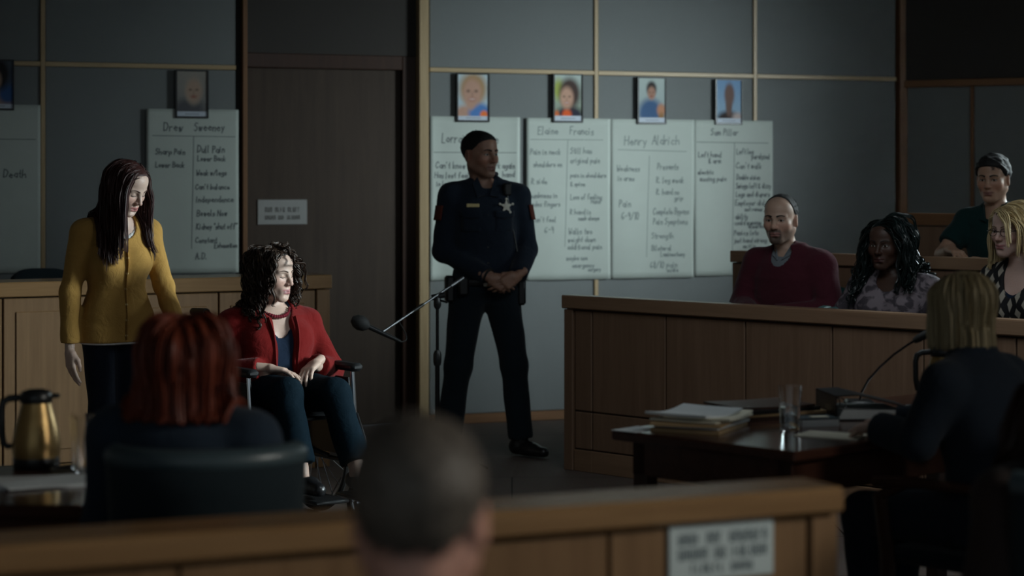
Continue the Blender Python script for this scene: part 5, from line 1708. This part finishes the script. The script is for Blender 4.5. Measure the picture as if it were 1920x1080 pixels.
for z_ in zs:
    y_ = p.front(0, z_) - .004
    MB().lathe([(0, 0), (.006, 0), (.006, .003), (0, .004)], (0, 0, 0), 12, Matrix.Translation((0, y_, z_)) @ Matrix.Rotation(pi / 2, 4, 'X')).build('button', CL['gold'], p.root, True)
p.trousers('jeans', CL['jeans'], .008, waist=.10, fold=.003)
p.shoes(CL['black_leather'])
HL = ((-.11, .088), (-.075, .080), (-.045, .055), (-.02, .02), (.0, -.02), (.05, -.06), (.11, -.07))
p.hair(HR['auburn'], HL, [dict(n=420, kids=9, r=.0014, mess=.5, step=.021, length=.40, line=HL, part=.012, comb_=.6, back=.30, vol=(.003, .016), wave=.004, wfreq=24, grav=.42, clear=.020, seed=5, tip=.3, tuck=.05, guard=((.012, -.085, -.035), (.080, .075, .095)))], puff=.004, capup=.012, label='long straight dark auburn hair')

# --- woman in the wheelchair
J = sit_joints(.51, pelvis=(0, .10, .575), neck=(0, .085, .985), hip_r=(-.095, .08, .585), hip_l=(.095, .08, .585), kn_r=(-.10, -.33, .615), kn_l=(.13, -.34, .605), an_r=(-.085, -.455, .285), an_l=(.17, -.50, .28),
    sh_r=(-.185, .095, .895), sh_l=(.185, .095, .895), el_r=(-.275, .06, .675), el_l=(.285, .03, .675), wr_r=(-.115, -.13, .715), wr_l=(.135, -.14, .72), fd_r=(.05, -1, 0), fd_l=(.1, -1, 0), belly=.95)
p = Fig('woman in a red cardigan seated in the wheelchair', WC_LOC, radians(30), 'f', J, dict(c=(-.012, .035, 1.135), yaw=30, pitch=7, s=1.03, down=True, jaw=1.06), (.52, .365, .295), bust=1.12, girth=1.12, limb=1.08, lips=(.40, .17, .17), brow=(.05, .025, .018),
        hands=[((-.105, -.14, .715), (.85, -.45, -.10), (0, -.15, -1), -1, .30, .95), ((.125, -.15, .728), (-.75, -.5, -.30), (-.1, -.2, -1), 1, .45, .95)])
p.top('navy_top', CL['navy_top'], .008, hem=-.10, sleeve=.3, neck=(.075, .10, .055, .085), fold=.0015, res=.008)
fr_ = p.torso_at(.5)
opening = [dict(loft(p.P, p.N, p.xd, [(-.5, .030, .30, 0), (.2, .038, .30, 0), (.7, .050, .30, 0), (1.0, .06, .3, 0), (1.2, .06, .3, 0)], .01, 'cut', op='s'))]
opening[0]['a'] = opening[0]['a'] + V3(0.01, -.30, 0)
p.top('cardigan', CL['red_knit'], .022, hem=-.30, sleeve=.90, neck=(.080, .095, .06, .05), fold=.0045, extra=opening, seed=2.1, flare=.25, ffreq=20.)
for q in (-1, 1):
    pts = []
    for z_ in np.linspace(.60, .93, 22):
        t_ = (z_ - .575) / .41
        x_ = .01 + q * (np.interp(t_, [-.5, .2, .7, 1.0], [.030, .038, .050, .06]) + .012)
        pts.append((x_, p.front(x_ + q * .012, z_) + .004, z_))
    MB().tube(pts, .019, 8, flat=.5).build('cardigan_band', CL['red_knit'], p.root, True)
p.trousers('trousers', CL['teal_trouser'], .012, waist=.14, end=.90, fold=.003, flare=.022)
p.shoes(CL['black_leather'], True)
NL = []
for i in range(17):
    a = -1.15 + 2.3 * i / 16
    x_ = .078 * sin(a); z_ = 1.0 - .062 * cos(a) ** 1.0
    y_ = p.front(x_, z_, p.B, .010)
    NL.append((x_, y_ - .004, z_))
nk = MB().tube(NL, .0016, 5).build('necklace', CL['beads'], p.root, True)
for i, c_ in enumerate(NL):
    r_ = .0105 if 3 < i < 13 else .007
    MB().lathe([(0, -r_), (r_ * .75, -r_ * .6), (r_, 0), (r_ * .75, r_ * .6), (0, r_)], c_, 10).build('bead', CL['beads'], nk, True)
HL = ((-.11, .092), (-.08, .086), (-.05, .066), (-.025, .03), (.0, -.01), (.05, -.05), (.11, -.07))
p.hair(HR['brown_curl'], HL, [dict(n=420, kids=5, length=.225, line=HL, part=-.01, comb_=.7, back=.25, vol=(.005, .028), mass=.0042, r=.0017, lock=.010, curl=.0065, wfreq=85, grav=.30, clear=.012, seed=11, jitter=.3, tip=.5, lvar=.35, step=.010, guard=((.0, -.085, -.035), (.078, .082, .10)))], puff=.005, capup=.010, fold=.003, label='shoulder length dark brown curls')

# --- officer
J = stand_joints(1.06, pelvis=(0, 0, .965), neck=(0, .01, 1.545), hip_r=(-.095, 0, .93), hip_l=(.095, 0, .93), kn_r=(-.155, -.02, .52), kn_l=(.165, -.03, .52), an_r=(-.205, .02, .095), an_l=(.205, -.01, .095), fd_r=(-.35, -.94, 0), fd_l=(.62, -.78, 0),
    sh_r=(-.192, .015, 1.475), sh_l=(.192, .015, 1.475), el_r=(-.236, .02, 1.165), el_l=(.248, .01, 1.175), wr_r=(.0, -.195, 1.03), wr_l=(.155, -.185, 1.025))
p = Fig('uniformed officer standing with hands clasped before the charts', (-.155, 11.6, 0), radians(10), 'm', J, dict(c=(-.03, -.02, 1.712), yaw=34, pitch=2, s=1.10, jaw=1.02), (.30, .165, .115), girth=1.02, limb=1.06, lips=(.20, .09, .075), brow=(.012, .009, .008),
        beard=((.10, .065, .05), .35), hands=[((.0, -.20, 1.02), (.85, -.25, -.45), (.1, .9, -.1), -1, .75, 1.08), ((.145, -.20, 1.03), (-.75, -.30, -.45), (.1, .9, .1), 1, .60, 1.08)])
p.top('uniform_shirt', CL['uniform'], .014, hem=.02, sleeve=.93, neck=(.066, .070, .05, .025), fold=.0045, seed=3.3)
p.trousers('uniform_trousers', CL['uniform_leg'], .014, waist=.10, end=.985, fold=.0035, flare=.018)
p.shoes(CL['black_leather'])
bt = [loft(p.P, p.N, p.xd, p.st, .01, lo=.01, hi=.085)]
bl_ = sculpt('duty_belt', bt, CL['black_leather'], p.root, .009, .026)
MB().box(-.03, .03, p.front(0, .99) - .022, p.front(0, .99) - .010, .972, 1.012, .004).build('belt_buckle', CL['silver'], p.root)
for (x0, y0, w_, d_, h_) in ((-.205, -.03, .05, .09, .13), (.20, -.03, .05, .10, .15), (-.14, -.115, .06, .05, .09)):
    MB().box(x0 - w_ / 2, x0 + w_ / 2, y0 - d_ / 2, y0 + d_ / 2, 1.01 - h_, 1.03, .012).build('belt_pouch', CL['black_leather'], p.root, True)
for q in (-1, 1):   # collar flaps
    cp = []
    a0 = (q * .012, 1.480); a1 = (q * .060, 1.470); a2 = (q * .078, 1.545); a3 = (q * .050, 1.585)
    vs = [(x_, p.front(x_, min(z_, 1.50)) - .012 + max(0, z_ - 1.5) * .55, z_) for (x_, z_) in (a0, a1, a2, a3)]
    MB().add(vs, [(0, 1, 2, 3)]).build('collar', CL['uniform'], p.root, False, .008)
    MB().tube([(q * .050, -.03, 1.585), (q * .068, .02, 1.60), (q * .05, .075, 1.60), (0, .09, 1.60)], .016, 8).build('collar_stand', CL['uniform'], p.root, True)
    x_, z_ = q * .095, 1.335     # pocket with flap
    mbp = MB().sheet(lambda u, v: (x_ - .055 + .11 * u, p.front(x_ - .055 + .11 * u, z_ - .06 + .10 * v) - .003, z_ - .06 + .10 * v), 5, 5)
    mbp.build('pocket', CL['uniform'], p.root, True, .003)
    mbp = MB().sheet(lambda u, v: (x_ - .06 + .12 * u, p.front(x_ - .06 + .12 * u, z_ + .025 + .035 * v) - .006, z_ + .025 + .035 * v - .014 * (1 - abs(2 * u - 1)) * (1 - v)), 6, 3)
    mbp.build('pocket_flap', CL['uniform'], p.root, True, .004)
def on_front(f, x, z, prod=.006): return Vector((x, f.front(x, z) - prod, z))
c_ = on_front(p, -.085, 1.425, .008)
MB().box(-.036, .036, -.003, .003, -.010, .010, .002, Matrix.Translation(c_) @ Matrix.Rotation(-.25, 4, 'Z')).build('name_tag', CL['gold'], p.root)
c_ = on_front(p, .105, 1.42, .010)
star = [((.040 if i % 2 == 0 else .017) * sin(pi * i / 5), (.040 if i % 2 == 0 else .017) * cos(pi * i / 5)) for i in range(10)]
Ms = Matrix.Translation(c_) @ Matrix.Rotation(.25, 4, 'Z') @ Matrix.Rotation(pi / 2, 4, 'X')
sb = MB().prism(star, -.003, .003, Ms)
for i in range(5):
    sb.lathe([(0, -.003), (.007, -.003), (.007, .004), (0, .005)], (0, 0, 0), 10, Ms @ Matrix.Translation((.041 * sin(2 * pi * i / 5), .041 * cos(2 * pi * i / 5), 0)))
sb.lathe([(0, 0), (.014, .0), (.014, .005), (0, .006)], (0, 0, 0), 16, Ms)
sb.build('star_badge', CL['silver'], p.root)
c_ = on_front(p, .115, 1.515, .02)
rm = MB().box(-.024, .024, -.018, .018, -.035, .035, .008, Matrix.Translation(c_) @ Matrix.Rotation(.3, 4, 'Z'))
rm.tube([c_ + Vector((0, -.005, -.03)), c_ + Vector((.01, -.02, -.10)), c_ + Vector((.03, -.01, -.2)), c_ + Vector((.06, .0, -.36))], .004, 6)
rm.build('shoulder_radio', M['black_plastic'], p.root, True)
for q, nm in ((-1, 'r'), (1, 'l')):
    S_, E_ = V3(*J['sh_' + nm]), V3(*J['el_' + nm])
    c0 = S_ + (E_ - S_) * .30
    def pp(u, v):
        ang = (u - .5) * 1.5; zz = (v - .5) * .085
        out = V3(q * cos(ang * 1.0), -sin(ang) - .35, 0); out = out / np.linalg.norm(out)
        base = c0 + unit(E_ - S_) * (-zz)
        wd = 1.0
        return tuple(base + out * (.056 * 1.1 + .016))
    MB().sheet(pp, 8, 5).build('shoulder_patch', CL['patch'], p.root, True, .003)
buttons(p, [(0, 1.10), (0, 1.19), (0, 1.28), (0, 1.37)], M['black_plastic'])
w0 = V3(*J['wr_r']) + unit(V3(*J['el_r']) - V3(*J['wr_r'])) * .012
axw = unit(V3(*J['el_r']) - V3(*J['wr_r']))
a_ = unit(np.cross(axw, V3(0, 0, 1))); b_ = np.cross(axw, a_)
MB().tube([tuple(w0 + (a_ * cos(t_) + b_ * sin(t_)) * .036) for t_ in np.linspace(0, 2 * pi, 20)[:-1]], .008, 6, closed=True).build('watch_strap', M['black_rubber'], p.root, True)
HL = ((-.12, .090), (-.088, .075), (-.062, .060), (-.045, .032), (-.02, .012), (.0, .022), (.03, -.02), (.07, -.05), (.11, -.058))
p.hair(HR['black'], HL, [dict(n=160, kids=7, length=.010, line=HL, vol=(.001, .003), r=.0006, mass=0, lock=.010, seed=21, guard=None, step=.004, comb_=.1, back=.5, clear=0, grav=.1, jitter=.15)], puff=.0055, fold=.0008, label='close-cropped black hair')

# --- jurors
JZ = .15
def juror_loc(px, v, z=0.0):
    u = j_u(px, v); return jl_to_w(u, v, z)
# man in maroon
L_ = Vector((1.455, 10.74, 0)); RZ = radians(-40)
juror_chair('teal upholstered juror chair under the man in maroon', (L_.x, L_.y, JZ), RZ)
J = sit_joints(.61, floor=JZ, kn_r=(-.12, -.40, .70), kn_l=(.12, -.40, .70), an_r=(-.11, -.24, JZ + .085), an_l=(.11, -.24, JZ + .085), pelvis=(0, .05, .69), neck=(0, -.005, 1.19), sh_r=(-.19, .0, 1.125), sh_l=(.19, .0, 1.125), el_r=(-.255, -.07, .895), el_l=(.265, -.02, .885), wr_r=(-.06, -.27, .86), wr_l=(.05, -.24, .87), hip_r=(-.1, .03, .69), hip_l=(.1, .03, .69))
p = Fig('balding man with a goatee in a maroon pullover in the front jury row', (L_.x, L_.y, 0), RZ, 'm', J, dict(c=(-.02, -.055, 1.362), yaw=14, pitch=4, s=1.06), (.50, .33, .25), girth=1.08, limb=1.08, brow=(.03, .022, .018), lips=(.30, .14, .12),
        beard=((.05, .04, .035), .75), hands=[((-.06, -.27, .855), (.85, -.3, -.1), (0, -.1, -1), -1, .5, 1.0), ((.05, -.24, .87), (-.85, -.35, -.15), (0, -.1, -1), 1, .5, 1.0)])
p.top('collared_shirt', CL['grey_shirt'], .008, hem=.2, sleeve=.3, neck=(.060, .060, .05, .02), fold=.001, res=.009)
p.top('pullover', CL['maroon'], .020, hem=-.10, sleeve=.95, neck=(.068, .085, .045, .055), fold=.006, seed=4.2, ffreq=19.)
for q in (-1, 1):
    MB().add([(q * .012, -.098, 1.150), (q * .052, -.078, 1.175), (q * .070, -.01, 1.245), (q * .050, -.055, 1.235)], [(0, 1, 2, 3)]).build('collar', CL['grey_shirt'], p.root, False, .007)
p.trousers('trousers', CL['jeans'], .012, waist=.10); p.shoes(CL['black_leather'])
HL = ((-.12, .30), (-.045, .30), (-.030, .075), (-.012, .03), (.0, .025), (.03, -.015), (.07, -.045), (.11, -.055))
p.hair(HR['salt'], HL, [dict(n=140, kids=10, length=.014, line=HL, vol=(.001, .004), r=.0006, mass=0, lock=.010, seed=22, guard=None, step=.005, comb_=.1, back=.6, clear=0, grav=.1, jitter=.15)], puff=.006, fold=.001, label='short receding dark hair')

# woman with long black hair
L_ = Vector((1.915, 10.28, 0)); RZ = radians(-36)
juror_chair('teal upholstered juror chair under the woman with long black hair', (L_.x, L_.y, JZ), RZ)
J = sit_joints(.61, floor=JZ, kn_r=(-.12, -.40, .70), kn_l=(.12, -.40, .70), an_r=(-.11, -.24, JZ + .085), an_l=(.11, -.24, JZ + .085), pelvis=(0, .05, .68), neck=(0, .01, 1.085), sh_r=(-.185, .02, 1.02), sh_l=(.185, .02, 1.02), el_r=(-.28, -.06, .84), el_l=(.285, -.02, .84), wr_r=(-.07, -.26, .84), wr_l=(.06, -.25, .845), hip_r=(-.1, .03, .68), hip_l=(.1, .03, .68), belly=1.0)
p = Fig('woman with long black hair and a mauve floral blouse in the front jury row', (L_.x, L_.y, 0), RZ, 'f', J, dict(c=(-.02, -.04, 1.245), yaw=2, pitch=4, s=1.04, jaw=1.1), (.065, .034, .024), girth=1.18, limb=1.18, bust=1.2, brow=(.008, .006, .006), lips=(.07, .025, .022),
        hands=[((-.07, -.26, .84), (.85, -.3, -.1), (0, -.1, -1), -1, .5, .95), ((.06, -.25, .85), (-.85, -.35, -.15), (0, -.1, -1), 1, .5, .95)])
p.top('blouse', CL['floral'], .016, hem=-.12, sleeve=.92, neck=(.075, .09, .05, .05), fold=.006, seed=5.5, ffreq=19.)
p.trousers('trousers', CL['jeans'], .012, waist=.10); p.shoes(CL['black_leather'])
NL = [(.07 * sin(a), 0, 1.07 - .075 * cos(a)) for a in np.linspace(-1.1, 1.1, 13)]
NL = [(x_, p.front(x_, z_, p.B, .006) - .003, z_) for (x_, y_, z_) in NL]
MB().tube(NL, .0022, 5).build('necklace', CL['gold'], p.root, True)
HL = ((-.11, .085), (-.075, .078), (-.045, .055), (-.02, .02), (.0, -.02), (.05, -.06), (.11, -.07))
p.hair(HR['black_gloss'], HL, [dict(n=360, kids=5, step=.021, length=.36, line=HL, part=-.02, comb_=.75, back=.25, vol=(.010, .048), wave=.007, wfreq=48, curl=.002, grav=.30, clear=.022, seed=12, jitter=.2, lvar=.2, guard=((.0, -.085, -.035), (.068, .070, .09)))], puff=.004, capup=.012, fold=.002, label='long loose black waves')

# young man in the back row
L_ = Vector((2.63, 11.02, 0)); RZ = radians(-38)
J2 = .35
juror_chair('teal upholstered juror chair in the back row under the young man', (L_.x, L_.y, J2), RZ)
J = sit_joints(.81, floor=J2, kn_r=(-.12, -.40, .90), kn_l=(.12, -.40, .90), an_r=(-.11, -.24, J2 + .085), an_l=(.11, -.24, J2 + .085), pelvis=(0, .05, .88), neck=(0, -.05, 1.405), sh_r=(-.185, -.035, 1.345), sh_l=(.185, -.035, 1.345), el_r=(-.245, -.20, 1.165), el_l=(.25, -.12, 1.10), wr_r=(-.10, -.385, 1.20), wr_l=(.08, -.33, 1.12), hip_r=(-.1, .03, .88), hip_l=(.1, .03, .88))
p = Fig('young man in a dark green polo leaning on the rear jury rail', (L_.x, L_.y, 0), RZ, 'm', J, dict(c=(-.005, -.085, 1.575), yaw=8, pitch=6, s=1.03), (.37, .22, .15), girth=.96, limb=.92, brow=(.010, .008, .007), lips=(.24, .11, .09),
        hands=[((-.10, -.385, 1.195), (.75, -.6, -.1), (0, -.1, -1), -1, .4, 1.0), ((.08, -.33, 1.13), (-.6, -.6, .3), (0, -.1, -1), 1, .5, 1.0)])
p.top('polo_shirt', CL['green_polo'], .012, hem=-.08, sleeve=-.30, neck=(.064, .070, .05, .03), fold=.005, seed=6.1)
for q in (-1, 1):
    MB().add([(q * .010, -.165, 1.345), (q * .050, -.145, 1.355), (q * .075, -.06, 1.44), (q * .050, -.10, 1.435)], [(0, 1, 2, 3)]).build('collar', CL['green_polo'], p.root, False, .007)
MB().lathe([(0, 0), (.006, 0), (.006, .003), (0, .004)], (0, 0, 0), 12, Matrix.Translation((0, p.front(0, 1.31) - .003, 1.31)) @ Matrix.Rotation(pi / 2, 4, 'X')).build('button', CL['silver'], p.root, True)
p.trousers('trousers', CL['jeans'], .012, waist=.10); p.shoes(CL['black_leather'])
HL = ((-.12, .080), (-.088, .070), (-.062, .058), (-.048, .035), (-.022, .012), (.0, .022), (.03, -.02), (.07, -.05), (.11, -.06))
p.hair(HR['black'], HL, [dict(n=200, kids=8, length=.022, line=HL, vol=(.004, .012), r=.0008, mass=0, lock=.012, seed=23, guard=None, step=.006, comb_=.15, back=.1, up=.1, clear=0, grav=.1, jitter=.25)], puff=.014, fold=.004, f=130., label='thick short black hair')

# blonde woman with glasses
L_ = Vector((2.455, 9.86, 0)); RZ = radians(-44)
juror_chair('teal upholstered juror chair under the blonde woman with glasses', (L_.x, L_.y, JZ), RZ)
J = sit_joints(.61, floor=JZ, kn_r=(-.12, -.40, .70), kn_l=(.12, -.40, .70), an_r=(-.11, -.24, JZ + .085), an_l=(.11, -.24, JZ + .085), pelvis=(0, .05, .69), neck=(0, .01, 1.155), sh_r=(-.165, .02, 1.09), sh_l=(.165, .02, 1.09), el_r=(-.24, -.04, .87), el_l=(.24, -.02, .87), wr_r=(-.07, -.25, .85), wr_l=(.06, -.24, .85), hip_r=(-.1, .03, .69), hip_l=(.1, .03, .69))
p = Fig('blonde woman with glasses and a diamond print top at the right edge', (L_.x, L_.y, 0), RZ, 'f', J, dict(c=(-.035, -.035, 1.325), yaw=-6, pitch=4, s=1.05), (.50, .34, .29), girth=1.02, limb=1.02, bust=1.0, brow=(.20, .14, .08), lips=(.36, .15, .15),
        hands=[((-.07, -.25, .845), (.85, -.3, -.1), (0, -.1, -1), -1, .5, .95), ((.06, -.24, .855), (-.85, -.35, -.15), (0, -.1, -1), 1, .5, .95)])
p.top('black_camisole', CL['navy_top'], .006, hem=.0, sleeve=.0001, neck=(.075, .10, .05, .07), fold=.0, res=.010)
p.top('print_top', CL['diamond'], .015, hem=-.10, sleeve=.92, neck=(.062, .095, .05, .085), fold=.005, seed=7.7)
p.trousers('trousers', CL['jeans'], .012, waist=.10); p.shoes(CL['black_leather'])
gm = m_plain('dark_spectacle_frame', (.02, .015, .015), .3)
gl = MB()
for q in (-1, 1):
    rim = [p.h2w(q * .031 + .021 * cos(a), -.104 + .004 * abs(cos(a)), -.002 + .0165 * sin(a)) for a in np.linspace(0, 2 * pi, 24)[:-1]]
    gl.tube(rim, .0016, 5, closed=True)
    gl.tube([p.h2w(q * .052, -.100, .003), p.h2w(q * .073, -.085, .004), p.h2w(q * .078, -.01, .002), p.h2w(q * .078, .01, -.004)], .0018, 5)
gl.tube([p.h2w(-.011, -.106, .002), p.h2w(0, -.109, .004), p.h2w(.011, -.106, .002)], .0016, 5)
gl.build('glasses', gm, p.root, True)
HL = ((-.11, .085), (-.075, .078), (-.045, .055), (-.02, .02), (.0, -.02), (.05, -.06), (.11, -.07))
p.hair(HR['blonde'], HL, [dict(n=400, kids=9, r=.0014, mess=.5, step=.018, length=.27, line=HL, part=-.03, comb_=.7, back=.30, vol=(.006, .028), wave=.004, wfreq=30, cutz=-.19, grav=.34, clear=.016, seed=13, lvar=.15, guard=((.012, -.085, -.035), (.088, .078, .10)))], puff=.004, capup=.012, label='shoulder length blonde hair')

# --- blonde woman with a bob, back to us at the counsel table
rzb = math.atan2(TA.x, -TA.y)
J = sit_joints(.47, pelvis=(0, .0, .555), neck=(0, -.10, 1.015), xd=(1, 0, 0), hip_r=(-.09, 0, .555), hip_l=(.09, 0, .555), kn_r=(-.10, -.43, .525), kn_l=(.10, -.43, .525), an_r=(-.1, -.45, .085), an_l=(.1, -.40, .085),
    sh_r=(-.165, -.085, .955), sh_l=(.165, -.085, .955), el_r=(-.21, -.24, .79), el_l=(.215, -.14, .785), wr_r=(-.06, -.44, .80), wr_l=(.13, -.35, .802))
p = Fig('woman with a blonde bob in a dark suit seen from behind at the table', (1.46, 6.13, 0), rzb, 'f', J, dict(c=(.0, -.135, 1.168), yaw=8, pitch=14, s=.96), (.55, .38, .31), girth=.98, limb=.98, face=False,
        hands=[((-.06, -.44, .80), (.3, -.9, -.12), (.1, .0, -1), -1, .35, .93), ((.13, -.35, .802), (-.25, -.95, -.08), (-.1, 0, -1), 1, .35, .93)])
p.top('suit_jacket', CL['dark_suit'], .020, hem=-.14, sleeve=.95, neck=(.058, .070, .045, .03), fold=.004, seed=8.1, ffreq=16.)
MB().tube([(q_ * .06 * 1.0, -.10 + .055 * (1 - abs(q_)), 1.035 + .012 * (1 - abs(q_))) for q_ in np.linspace(-1, 1, 11)], .017, 8).build('collar', CL['dark_suit'], p.root, True)
p.trousers('trousers', CL['dark_suit'], .012, waist=.10); p.shoes(CL['black_leather'])
HL = ((-.11, .085), (-.075, .078), (-.045, .055), (-.02, .02), (.0, -.02), (.05, -.06), (.11, -.07))
p.hair(HR['ash_blonde'], HL, [dict(n=400, kids=8, r=.0014, mess=.25, length=lambda Rt, rg: np.full(len(Rt), .34), line=HL, part=.0, comb_=.7, back=.35, vol=(.003, .012), mass=.006, lock=.010, grav=.5, clear=.0, seed=14, cutz=-.100, tuck=.25, jitter=.05, tip=.7, step=.016)], puff=.004, fold=.0008, label='straight chin length blonde bob')

# --- red-haired woman, back to us at the left
J = sit_joints(.47, pelvis=(0, .0, .55), neck=(0, -.02, 1.0), hip_r=(-.09, 0, .55), hip_l=(.09, 0, .55), kn_r=(-.10, -.40, .56), kn_l=(.10, -.40, .56), an_r=(-.1, -.42, .085), an_l=(.1, -.42, .085),
    sh_r=(-.170, -.01, .945), sh_l=(.170, -.01, .945), el_r=(-.23, -.10, .70), el_l=(.225, -.08, .70), wr_r=(-.15, -.32, .78), wr_l=(.16, -.31, .78))
p = Fig('red-haired woman seen from behind in the slate chair', (-.795, RED_SEAT.y + .06, 0), radians(170), 'f', J, dict(c=(.0, -.035, 1.11), yaw=10, pitch=2, s=1.02), (.55, .38, .31), girth=1.0, limb=1.0, face=False,
        hands=[((-.15, -.32, .785), (.3, -.9, -.12), (.1, .0, -1), -1, .35, .93), ((.16, -.31, .785), (-.3, -.95, -.08), (-.1, 0, -1), 1, .35, .93)])
p.top('jacket', CL['slate_jacket'], .020, hem=-.10, sleeve=.95, neck=(.058, .070, .045, .03), fold=.004, seed=9.1, ffreq=16.)
p.trousers('trousers', CL['dark_suit'], .012, waist=.10); p.shoes(CL['black_leather'])
p.hair(HR['red'], HL, [dict(n=300, kids=6, mess=.6, length=lambda Rt, rg: np.full(len(Rt), .36), line=HL, part=.0, comb_=.75, back=.3, vol=(.012, .040), mass=.007, lock=.014, wave=.003, wfreq=30, grav=.40, clear=.0, seed=15, cutz=-.108, tuck=.08, jitter=.08, tip=.6, step=.016)], puff=.010, fold=.001, label='copper red bob')

# --- short-haired man in the foreground
J = sit_joints(.44, pelvis=(0, .0, .52), neck=(0, -.02, .985), hip_r=(-.09, 0, .52), hip_l=(.09, 0, .52), kn_r=(-.10, -.42, .54), kn_l=(.10, -.42, .54), an_r=(-.1, -.44, .085), an_l=(.1, -.44, .085))
p = Fig('short-haired man seen from behind in the near foreground', (-.120, 2.60, 0), radians(176), 'm', J, dict(c=(0, -.03, 1.132), yaw=-4, pitch=4, s=1.04), (.52, .27, .20), face=False, girth=1.0,
        hands=[((-.10, -.22, .62), (.5, -.85, -.12), (.1, .0, -1), -1, .4, 1.), ((.10, -.22, .62), (-.5, -.85, -.08), (-.1, 0, -1), 1, .4, 1.)])
p.top('dark_jacket', CL['dark_suit'], .020, hem=-.10, sleeve=.95, neck=(.060, .066, .045, .02), fold=.004, seed=9.9)
p.trousers('trousers', CL['dark_suit'], .012, waist=.10); p.shoes(CL['black_leather'])
HL = ((-.12, .085), (-.088, .072), (-.062, .060), (-.045, .035), (-.02, .012), (.0, .026), (.03, -.025), (.07, -.065), (.11, -.075))
p.hair(HR['short_brown'], HL, [dict(n=320, kids=24, length=.014, line=HL, vol=(.001, .004), r=.0006, mass=0, lock=.010, seed=25, guard=None, step=.005, comb_=.1, back=.5, clear=0, grav=.3, jitter=.2)], puff=.008, fold=.0008, label='short brown greying hair')

# --- person at the right edge
J = sit_joints(.47, tl=.41, pelvis=(0, .0, .53), neck=(0, -.02, .925), hip_r=(-.09, 0, .53), hip_l=(.09, 0, .53), kn_r=(-.10, -.40, .54), kn_l=(.10, -.40, .54), an_r=(-.1, -.42, .085), an_l=(.1, -.42, .085), sh_r=(-.17, -.01, .865), sh_l=(.17, -.01, .865))
L_ = Vector((1.235, 4.48, 0))
tub_chair('dark upholstered chair cut off by the lower right edge', L_, radians(25))
p = Fig('person with long dark brown hair at the lower right edge', (L_.x, L_.y, 0), radians(-160), 'f', J, dict(c=(.0, -.035, 1.015), yaw=5, pitch=4, s=1.0), (.5, .33, .26), girth=1.05, limb=1.05, face=False,
        hands=[((-.10, -.22, .63), (.5, -.85, -.12), (.1, .0, -1), -1, .4, .95), ((.10, -.22, .63), (-.5, -.85, -.08), (-.1, 0, -1), 1, .4, .95)])
p.top('coat', CL['brown_coat'], .024, hem=-.10, sleeve=.95, neck=(.058, .070, .045, .03), fold=.004, seed=9.4, ffreq=16.)
p.trousers('trousers', CL['dark_suit'], .012, waist=.10); p.shoes(CL['black_leather'])
HL = ((-.11, .085), (-.075, .078), (-.045, .055), (-.02, .02), (.0, -.02), (.05, -.06), (.11, -.07))
p.hair(HR['dark_brown'], HL, [dict(n=200, kids=6, length=.34, line=HL, part=.0, comb_=.75, back=.3, vol=(.008, .03), wave=.004, wfreq=30, grav=.3, clear=.024, seed=16)], puff=.014, label='long dark brown hair')
